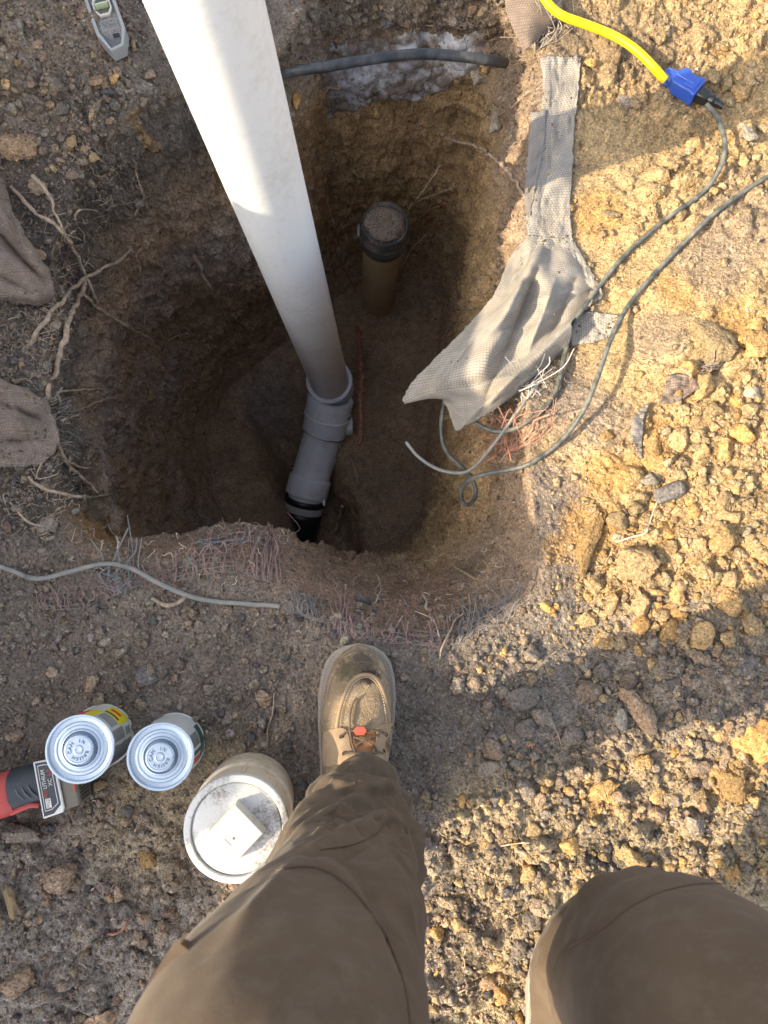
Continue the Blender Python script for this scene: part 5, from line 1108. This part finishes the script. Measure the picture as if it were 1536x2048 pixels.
LL = [W3(736, 1590, .095, .038, .052), W3(734, 1602, .13, .043, .055), W3(722, 1636, .18, .055, .060), W3(702, 1700, .25, .064, .067), W3(686, 1772, .33, .073, .073), W3(657, 1862, .43, .083, .079), W3(612, 1985, .53, .090, .084), W3(546, 2208, .64, .097, .088), (-.030, -.42, .79, .104, .105), (-.02, -.50, .93, .13, .13)]
RL = [(.315, -.76, .11, .058, .058), (.31, -.70, .16, .070, .070), (.30, -.58, .25, .078, .078), (.292, -.455, .35, .085, .085), (.288, -.365, .44, .094, .092), (.284, -.330, .53, .099, .097), (.276, -.342, .63, .105, .105), (.26, -.42, .75, .114, .118), (.22, -.52, .90, .135, .13)]
feet = (P(717, 1480, .02), None)
per_e = empty('person', (.03, -.30, 0), 'person in brown canvas trousers and a tan work boot standing over the hole', 'person')
def rel(V): return V-np.array([.03, -.30, 0])
tr_parts = []; FF = []; base = 0
for kk, (rg, sd) in enumerate(((LL, 5), (RL, 19))):
    A, out, nr, d = loft_leg(rg, sd); zz = out[..., 2]; ph = np.arange(160)*2*math.pi/160
    if kk == 0:   # bunched folds above the boot
        k1 = np.exp(-((zz-.17)/.075)**2); d = d+k1*.011*(np.abs(np.sin(zz*52+1.9*np.cos(ph+.6)[None, :]+1.0))-.75)+k1*.009*(np.abs(np.sin(zz*30-2.2*np.sin(ph)[None, :]))-.7)
        d = d+.012*np.exp(-((zz-.29-.05*np.cos(ph+2.4)[None, :])/.022)**2)-.012*np.exp(-((zz-.245-.05*np.cos(ph+2.4)[None, :])/.02)**2)
        d *= sstep(.09, .12, zz)*(.35+.65*(1-sstep(.34, .48, zz)))
    else:
        k1 = np.exp(-((zz-.38)/.07)**2); d = d+k1*.012*np.sin(zz*90+3*np.cos(ph-.5)[None, :]); d *= (.35+.65*(1-sstep(.44, .54, zz)))
    out = out+nr*d[..., None]; tr_parts.append(out.reshape(-1, 3)); FF.append(mesh_grid(out)+base); base += out.shape[0]*160
    # hem turned inwards
    inner = (out[:1]-A[0, :3])*.9+A[0, :3]+np.array([0, 0, .012]); two = np.concatenate([inner, out[:1]]); tr_parts.append(two.reshape(-1, 3)); FF.append(mesh_grid(two)+base); base += 320
hipr = [(.09, -.50, .84, .10, .09), (.095, -.52, .90, .225, .13), (.10, -.55, .98, .205, .135), (.10, -.56, 1.05, .19, .13)]
A, out, nr, d = loft_leg(hipr, 31, 160, 14); out = out+nr*d[..., None]*.5; tr_parts.append(out.reshape(-1, 3)); FF.append(mesh_grid(out)+base)
me = np_mesh('trousers', rel(np.vstack(tr_parts)), np.vstack(FF)); tro = link('trousers', me, M_CANV, per_e)
bpy.context.view_layer.update()
def on(obj, px, py, lift):
    mi = obj.matrix_world.inverted(); d = ray(px, py); ok, loc, nr, _ = obj.ray_cast(mi @ CAM_P, (mi.to_3x3() @ d).normalized())
    if not ok: return None
    loc = obj.matrix_world @ loc; nr = (obj.matrix_world.to_3x3() @ nr).normalized()
    if nr.dot(d) > 0: nr = -nr
    return loc+nr*lift
def seam(pts, r, lift, m, obj, name, parent, seg=6, flat=1):
    c = crom(pts, 10); q = [on(obj, x, y, lift) for x, y in c]; q = [a for a in q if a is not None]
    if len(q) < 4: return None
    q = smooth1(np.array([tuple(a) for a in q]), 2); pw = parent.matrix_world.inverted(); mb = MB(); mb.tube([pw @ Vector(a) for a in q], r, seg, flat=flat); return mb.build(name, m, parent)
def fold_mesh(lines):
    me = tro.data; n = len(me.vertices); V = np.zeros(n*3, np.float32); me.vertices.foreach_get('co', V); V = V.reshape(-1, 3).astype(float); N = np.zeros(n*3, np.float32); me.vertices.foreach_get('normal', N); N = N.reshape(-1, 3)
    D = np.zeros(n); w0 = np.array([.03, -.30, 0])
    for pts, wd, am in lines:
        c = [on(tro, x, y, 0) for x, y in crom(pts, 5)]; c = [np.array(a)-w0 for a in c if a is not None]
        if len(c) < 3: continue
        md = np.full(n, 9.); tt = np.zeros(n); m = len(c)-1
        for k in range(m):
            a, b = c[k], c[k+1]; ab = b-a; L2 = ab@ab+1e-12
            if L2 > .003: continue
            u = np.clip(((V-a)@ab)/L2, 0, 1); dd = np.linalg.norm(V-a-u[:, None]*ab, axis=1); s_ = dd < md; md = np.where(s_, dd, md); tt = np.where(s_, (k+u)/m, tt)
        D += am*np.exp(-(md/wd)**1.35)*np.sin(np.pi*np.clip(tt*.92+.04, 0, 1))**.5
    view = np.array(CAM_P)-w0-V; sg = np.sign((N*view).sum(1)); V = V+N*(D*sg)[:, None]; me.vertices.foreach_set('co', np.ascontiguousarray(V, np.float32).ravel()); me.update()
fold_mesh([([(662, 1566), (700, 1572), (745, 1578), (785, 1566)], .007, .010), ([(668, 1582), (710, 1590), (760, 1590), (795, 1580)], .006, -.006), ([(640, 1660), (680, 1618), (722, 1594), (752, 1588)], .009, .010), ([(650, 1668), (700, 1628), (750, 1615), (790, 1640)], .008, -.008),
    ([(592, 1668), (640, 1646), (690, 1634), (750, 1634)], .009, .009), ([(625, 1696), (680, 1676), (730, 1655), (762, 1640), (800, 1662), (818, 1700)], .008, .012), ([(600, 1700), (650, 1712), (700, 1700), (750, 1680)], .010, -.008), ([(640, 1700), (690, 1765), (740, 1850), (770, 1930)], .014, .007), ([(672, 1700), (725, 1760), (775, 1850), (800, 1930)], .012, -.008), ([(745, 1690), (790, 1760), (822, 1850)], .012, .008),
    ([(590, 1725), (540, 1790), (470, 1860)], .010, .007), ([(1080, 1975), (1088, 1920), (1105, 1870), (1125, 1830)], .006, .010), ([(1098, 1985), (1108, 1930), (1125, 1880)], .006, -.010), ([(1115, 1990), (1125, 1935), (1145, 1885)], .007, .008),
    ([(1200, 2030), (1300, 1940), (1450, 1890)], .022, .004)])
bpy.context.view_layer.update()
seam([(555, 1742), (600, 1734), (650, 1742), (700, 1775), (745, 1830), (785, 1905), (812, 1985), (822, 2060)], .0012, .0006, M_SEAM, tro, 'seam', tro)
seam([(640, 1700), (700, 1690), (745, 1672), (775, 1640)], .0008, .0006, M_SEAM, tro, 'seam', tro)
seam([(1140, 1895), (1200, 1862), (1260, 1815), (1330, 1782), (1420, 1768), (1500, 1782), (1560, 1806)], .0012, .0006, M_SEAM, tro, 'seam', tro)
seam([(1500, 1738), (1520, 1765), (1545, 1790)], .0010, .0006, M_SEAM, tro, 'seam', tro)
# pocket flap standing off the left thigh
q = on(tro, 420, 1935, 0) or Vector((-.1, -.3, .55)); mb = MB(); c0 = q-Vector((.03, -.30, 0))
pf = [(385, 1915), (352, 1890), (330, 1925), (305, 1965), (345, 1990)]
v = [P(x, y, q.z-.03)-Vector((.03, -.30, 0)) for x, y in pf]; v2 = [a+Vector((0.003, 0, -.006)) for a in v]; n = len(v)
mb.add(v+v2, [tuple(range(n)), tuple(range(2*n-1, n-1, -1))]+[(i, (i+1) % n, n+(i+1) % n, n+i) for i in range(n)]); pk = mb.build('pocket_flap', M_CANV, tro, bevel=.002)

# boots
M_STI = mat('stitching', (.50, .43, .30), .8)
def boot(loc, rot, label_m):
    b = empty('boot', loc); b.parent = per_e; b.location = Vector(loc)-Vector((.03, -.30, 0)); b.rotation_euler.z = rot
    ys = np.linspace(0, .312, 70)
    hw = np.interp(ys, [0, .004, .012, .03, .06, .11, .16, .20, .235, .262, .284, .298, .307, .3115, .312], [0, .015, .026, .037, .043, .046, .052, .0562, .0572, .0545, .0485, .0385, .0245, .007, 0])
    cxs = np.interp(ys, [0, .1, .2, .312], [0, -.002, .002, .004])
    outl = [(cxs[i]+hw[i], ys[i]) for i in range(len(ys))]+[(cxs[i]-hw[i], ys[i]) for i in range(len(ys)-2, 0, -1)]
    mb = MB(); sc = lambda s_: [(cxs[0]+(x-0)*s_, .156+(y-.156)*(1-(1-s_)*.36)) for x, y in outl]
    for s_, z0, z1 in ((.985, 0, .010), (1.0, .010, .020), (.99, .020, .0235), (1.01, .0235, .027)): mb.prism(sc(s_), z0, z1, 0)
    mb.build('sole', M_SOLE, b, bevel=.0012)
    # upper
    Hs = np.interp(ys, [0, .01, .04, .10, .13, .16, .19, .225, .255, .28, .30, .308, .312], [.10, .13, .15, .135, .118, .100, .086, .0735, .066, .058, .044, .034, .026])
    ws = np.interp(ys, [0, .004, .012, .03, .06, .11, .16, .20, .235, .262, .284, .298, .307, .312], [.004, .016, .025, .034, .040, .0435, .049, .0515, .0495, .0445, .037, .025, .012, .001])
    nseg = 56; G2 = []
    for i in range(len(ys)):
        row = []
        for k in range(nseg+1):
            a_ = math.pi*k/nseg; c, s_ = math.cos(a_), math.sin(a_); pz = .62; px_ = .60 if ys[i] > .17 else .85
            wz = ws[i]*(1-.10*max(0, s_)**2); row.append((cxs[i]+wz*math.copysign(abs(c)**px_, c), ys[i], .026+(Hs[i]-.026)*abs(s_)**pz))
        G2.append(row)
    G2 = np.array(G2); I = np.arange(len(ys)-1)[:, None]*(nseg+1); J = np.arange(nseg)[None, :]
    F2 = np.stack([I+J, I+J+1, I+nseg+2+J, I+nseg+1+J], -1).reshape(-1, 4); V2 = G2.reshape(-1, 3); m_ = np.clip(V2[:, 2]/.05-.6, 0, 1)[:, None]
    fb = fbm(V2, 22, 4, 3); V2 = V2+np.stack([0*fb, 0*fb, .0035*fb], 1)*m_+np.stack([0*fb, 0*fb, -.0018*np.abs(np.sin(V2[:, 1]*120+2*fb))*np.exp(-((V2[:, 1]-.19)/.03)**2)], 1)*m_
    me = np_mesh('upper', V2, F2); u = link('upper', me, M_LEA, b)
    mb = MB(); wo = sc(.955)
    for i in range(0, len(wo)-1):
        a_, b_ = Vector((*wo[i], .0275)), Vector((*wo[i+1], .0275))
        n_ = max(1, int((b_-a_).length/.004))
        for k in range(n_): mb.tube([a_.lerp(b_, k/n_), a_.lerp(b_, (k+.6)/n_)], .0005, 4)
    mb.build('welt_stitching', M_STI, b)
    mb = MB(); mb.lathe([(.040, .09), (.043, .12), (.045, .16), (.046, .20), (.043, .20), (.041, .16)], 48, 0, Matrix.Translation((0, .055, 0))); mb.build('shaft', M_LEA, b)
    return b, u
m = mat('boot_leather', (.42, .30, .17), 1.0, 0, .03); t = NT(m); g = t.coord(); n1 = t.noise(g, 30, 5, .7); n2 = t.noise(g, 400, 3, .6)
c = t.mix(t.ramp(n1, [(.35, 0), (.65, 1)]), (.29, .21, .13), (.40, .315, .21)); c = t.mix(t.math('MULTIPLY', n2, .5), c, (.20, .14, .085))
sx = t.nt.nodes.new('ShaderNodeSeparateXYZ'); t.set(sx.inputs[0], g)
def gbl(cx, cy, r):  # scuffed mud stain at the toe
    dx = t.math('SUBTRACT', sx.outputs[0], cx); dy = t.math('SUBTRACT', sx.outputs[1], cy); d = t.math('SQRT', t.math('ADD', t.math('MULTIPLY', dx, dx), t.math('MULTIPLY', dy, dy))); d = t.math('ADD', d, t.math('MULTIPLY', t.math('SUBTRACT', t.noise(g, 90, 5, .75), .5), .045)); return t.ramp(d, [(r*.6, 1), (r*1.25, 0)])
n4 = t.noise(g, 14, 4, .6); c = t.mix(t.ramp(n4, [(.42, 0), (.62, .6)]), c, (.22, .155, .10)); c = t.mix(t.ramp(t.noise(g, 140, 4, .75), [(.56, 0), (.66, .7)]), c, (.50, .43, .32)); c = t.mix(gbl(.010, .282, .022), c, (.11, .085, .065)); c = t.mix(gbl(.020, .268, .012), c, (.05, .04, .034)); c = t.mix(gbl(-.016, .276, .014), c, (.12, .10, .06)); t.base(c); t.inp('Normal', t.bump(t.math('ADD', n2, t.math('MULTIPLY', n1, .8)), .0022, 1.0)); M_LEA = m
M_SOLE = pvc('boot_sole', (.27, .235, .20), (.40, .33, .24), .8, .7, 3)
toe = P(713, 1286, .02); 
bl = Vector((toe.x+.003-.009, toe.y-.312, down(toe.x, toe.y-.1, .09).z-.004)); BT, UP = boot(bl, math.radians(-1.0), None)
rbz = down(.315, -.70, .1).z; boot(Vector((.315, -.80, rbz-.002)), math.radians(-6), None)
bpy.context.view_layer.update()
M_LEA2 = mat('boot_flap_leather', (.34, .25, .155), .9, 0, .15); t = NT(M_LEA2); g = t.coord(); t.base(t.mix(t.noise(g, 60, 5, .7), (.22, .15, .09), (.42, .31, .20))); t.inp('Normal', t.bump(t.noise(g, 300, 3), .0008, .8))
M_LACE = cordmat('lace', (.10, .07, .05), (.25, .19, .13), .6); M_TAN = mat('tongue', (.28, .13, .05), .8); M_EYE = mat('eyelet', (.05, .05, .05), .4, .6)
seam([(672, 1472), (676, 1440), (684, 1405), (697, 1372), (716, 1353), (738, 1350), (757, 1362), (769, 1390), (776, 1425), (778, 1448)], .0032, -.0008, M_LEA2, UP, 'moc_seam', BT, 10)
mb = MB(); c = crom([(679, 1460), (682, 1435), (689, 1405), (702, 1374), (718, 1359), (737, 1356), (752, 1368), (763, 1392), (769, 1425), (771, 1446)], 6); bi = BT.matrix_world.inverted()
for i in range(0, len(c)-1):
    a = on(UP, c[i][0], c[i][1], .0022); b = on(UP, c[i][0]*.45+c[i+1][0]*.55, c[i][1]*.45+c[i+1][1]*.55, .0022)
    if a and b: mb.tube([bi @ a, bi @ b], .0007, 5)
mb.build('moc_stitching', M_STI, BT)
for pts in ([(655, 1400), (662, 1365), (680, 1335), (703, 1326), (735, 1325), (757, 1335), (775, 1360), (787, 1395)], [(652, 1388), (658, 1356), (675, 1325), (700, 1305), (730, 1302), (760, 1315), (780, 1345), (787, 1375)]): seam(pts, .0007, .0002, M_LACE, UP, 'toe_stitching', BT, 5)
def flap(pts, m, name, th=.0022, lift=.001, obj=None):
    cxp = sum(p[0] for p in pts)/len(pts); cyp = sum(p[1] for p in pts)/len(pts); c = crom(pts+[pts[0]], 5)[:-1]; lv_ = [0, .5, 1.0]; v = []; f = []; n = len(c); pc = on(UP, cxp, cyp, lift+th)
    v.append(bi @ pc)
    for s_ in (.35, .7, .97, 1.0):
        for x, y in c:
            a = on(UP, cxp+(x-cxp)*s_, cyp+(y-cyp)*s_, lift+th if s_ < 1 else lift-.001) or pc; v.append(bi @ a)
    for k in range(n): f.append((0, 1+k, 1+(k+1) % n))
    for r_ in range(3):
        for k in range(n): l = (k+1) % n; f.append((1+r_*n+k, 1+(r_+1)*n+k, 1+(r_+1)*n+l, 1+r_*n+l))
    mb = MB(); mb.add(v, f); return mb.build(name, m, BT)
flap([(706, 1463), (730, 1458), (750, 1466), (748, 1490), (742, 1515), (716, 1518), (706, 1490)], M_TAN, 'tongue', .0006, .0006)
flap([(651, 1464), (672, 1456), (690, 1458), (697, 1470), (701, 1492), (709, 1520), (672, 1532), (650, 1530), (648, 1492)], M_LEA2, 'eyestay')
flap([(752, 1466), (757, 1452), (772, 1447), (788, 1449), (791, 1485), (790, 1530), (762, 1530), (742, 1512), (749, 1490)], M_LEA2, 'eyestay')
for ex, ey in ((684, 1475), (768, 1470), (690, 1509), (762, 1503)):
    a = on(UP, ex, ey, .0032) or on(UP, ex+(718-ex)*.25, ey, .0032)
    if a is None: continue
    mb = MB(); mb.lathe([(.0016, 0), (.0034, 0), (.0034, .0008), (.0016, .0008)], 14, 0, Matrix.Translation(bi @ a), closed=True); mb.build('eyelet', M_EYE, BT)
for pts, r in (([(682, 1477), (692, 1466), (706, 1463), (730, 1463), (750, 1462), (762, 1464), (769, 1471)], .0020), ([(689, 1510), (702, 1506), (722, 1509), (742, 1508), (763, 1502)], .0020), ([(712, 1492), (725, 1484), (742, 1476), (756, 1472)], .0019), ([(708, 1476), (725, 1480), (745, 1492), (752, 1500)], .0017), ([(714, 1397), (706, 1405), (701, 1425), (699, 1450), (702, 1480), (709, 1505), (716, 1530)], .0019)):
    seam(pts, r*.78, .0044, M_LACE, UP, 'lace', BT, 8)
a = on(UP, 720, 1465, .0085); hx = [(-.0095, 0), (-.0055, .006), (.0055, .006), (.0095, 0), (.0055, -.006), (-.0055, -.006)]
mb = MB(); mb.prism(hx, -.0008, .0008, 0, Matrix.Translation(bi @ a)); mb.build('lace_tag', mat('faded_red_tag', (.38, .075, .05), .7), BT, bevel=.0006)

# the rest of the body, above and behind the camera
M_SKIN = mat('skin', (.52, .33, .24), .55); M_SKIN.node_tree.nodes['Principled BSDF'].inputs['Subsurface Weight'].default_value = .08
def skin(name, verts, edges, rad, m, parent, root=0, sub=2):
    me = bpy.data.meshes.new(name); me.from_pydata([tuple(Vector(v)-Vector((.03, -.30, 0))) for v in verts], edges, []); o = link(name, me, m, parent, smooth=False)
    md = o.modifiers.new('skin', 'SKIN'); md.use_smooth_shade = True; sv = me.skin_vertices[0].data
    for i, r in enumerate(rad): sv[i].radius = (r, r) if not hasattr(r, '__len__') else r; sv[i].use_root = (i == root)
    s = o.modifiers.new('sub', 'SUBSURF'); s.levels = sub; s.render_levels = sub; return o
bv = [(.10, -.55, .95), (.10, -.58, 1.15), (.10, -.58, 1.36), (.10, -.555, 1.47), (.10, -.52, 1.55), (.10, -.50, 1.64),
      (-.08, -.58, 1.38), (-.20, -.50, 1.17), (-.09, -.22, 1.165), (-.06, -.14, 1.17), (.28, -.58, 1.38), (.40, -.50, 1.17), (.13, -.22, 1.165), (.09, -.14, 1.17),
      (-.01, -.50, .90), (-.03, -.34, .56), (.04, -.31, .14), (.20, -.53, .88), (.284, -.34, .54), (.312, -.74, .14), (.045, -.26, .06), (.325, -.70, .06)]
be = [(0, 1), (1, 2), (2, 3), (3, 4), (4, 5), (2, 6), (6, 7), (7, 8), (8, 9), (2, 10), (10, 11), (11, 12), (12, 13), (0, 14), (14, 15), (15, 16), (0, 17), (17, 18), (18, 19), (16, 20), (19, 21)]
brd = [.13, .13, .13, .055, .075, .085, .055, .042, .03, .033, .055, .042, .03, .033, .085, .055, .03, .085, .06, .03, .02, .02]
body = skin('body', bv, be, brd, M_SKIN, per_e)
for sx_, c0 in ((-1, Vector((-.06, -.14, 1.17))), (1, Vector((.09, -.14, 1.17)))):
    fv = [c0]; fe = []; fr = [.028]
    for k in range(4):
        b0 = c0+Vector((-sx_*.028, .03-.018*k+.02, .004)); i0 = len(fv); fv += [b0, b0+Vector((-sx_*.026, .006, .002)), b0+Vector((-sx_*(.044-.003*k), .004, -.002))]; fe += [(0, i0), (i0, i0+1), (i0+1, i0+2)]; fr += [.009, .008, .0065]
    i0 = len(fv); b0 = c0+Vector((-sx_*.012, .04, .016)); fv += [b0, b0+Vector((-sx_*.02, .02, .012)), b0+Vector((-sx_*.038, .026, .014))]; fe += [(0, i0), (i0, i0+1), (i0+1, i0+2)]; fr += [.011, .0095, .008]
    skin('hand', fv, fe, fr, M_SKIN, per_e)
jv = [(.10, -.56, .98), (.10, -.58, 1.15), (.10, -.58, 1.37), (.10, -.565, 1.45), (-.08, -.58, 1.385), (-.20, -.50, 1.17), (-.11, -.27, 1.165), (.28, -.58, 1.385), (.40, -.50, 1.17), (.15, -.27, 1.165)]
skin('jacket', jv, [(0, 1), (1, 2), (2, 3), (2, 4), (4, 5), (5, 6), (2, 7), (7, 8), (8, 9)], [(.165, .15), (.165, .15), (.16, .15), .075, .075, .058, .045, .075, .058, .045], mat('jacket_cloth', (.10, .11, .12), .9), per_e)
hv, hf = ICO4; hV = hv*np.array([.083, .098, .105])+np.array([.10, -.512, 1.665]); mk = hV[:, 1]-hV[:, 2]*.35 < -1.065
cap_ = np_mesh('hair', rel(hV+(hV-np.array([.10, -.512, 1.665]))*.06), hf); bmh = bmesh.new(); bmh.from_mesh(cap_); bmesh.ops.delete(bmh, geom=[v for v in bmh.verts if v.co.y+.0 > -.212+.35*(v.co.z-1.665)+.03 or v.co.z < 1.60], context='VERTS'); bmh.to_mesh(cap_); bmh.free(); link('hair', cap_, mat('hair', (.06, .04, .03), .8), per_e)
hV2 = hv*np.array([.080, .095, .108]); nose = np.exp(-(((hv[:, 0])/.16)**2+((hv[:, 2]+.1)/.22)**2))*(hv[:, 1] > 0); hV2[:, 1] += nose*.02; eye = sum(np.exp(-(((hv[:, 0]-s_*.38)/.16)**2+((hv[:, 2]-.05)/.13)**2)) for s_ in (-1, 1))*(hv[:, 1] > 0); hV2[:, 1] -= eye*.009
mo = np.exp(-(((hv[:, 0])/.25)**2+((hv[:, 2]+.45)/.05)**2))*(hv[:, 1] > 0); hV2[:, 1] -= mo*.005; hV2[:, 0] *= 1-.18*np.clip(-hv[:, 2], 0, 1)
link('head', np_mesh('head', rel(hV2+np.array([.10, -.512, 1.665])), hf), M_SKIN, per_e)
for s_ in (-1, 1):
    e = ICO3[0]*.011+np.array([.10+s_*.030, -.426, 1.671]); link('eye', np_mesh('eye', rel(e), ICO3[1]), mat('eye_white', (.75, .73, .7), .2), per_e)
    e = ICO3[0]*np.array([.008, .018, .028])+np.array([.10+s_*.080, -.515, 1.662]); link('ear', np_mesh('ear', rel(e), ICO3[1]), M_SKIN, per_e)
mb = MB(); mb.box((.015, -.115, 1.127), (.075, .155, .008)); ph_ = mb.build('phone', mat('phone_case', (.02, .02, .022), .4), None, bevel=.006, seg=4); tag(ph_, 'black phone held over the hole by the person', 'phone')

cam_d.dof.use_dof = True; cam_d.dof.focus_distance = 1.15; cam_d.dof.aperture_fstop = 9.0
bpy.context.view_layer.update()
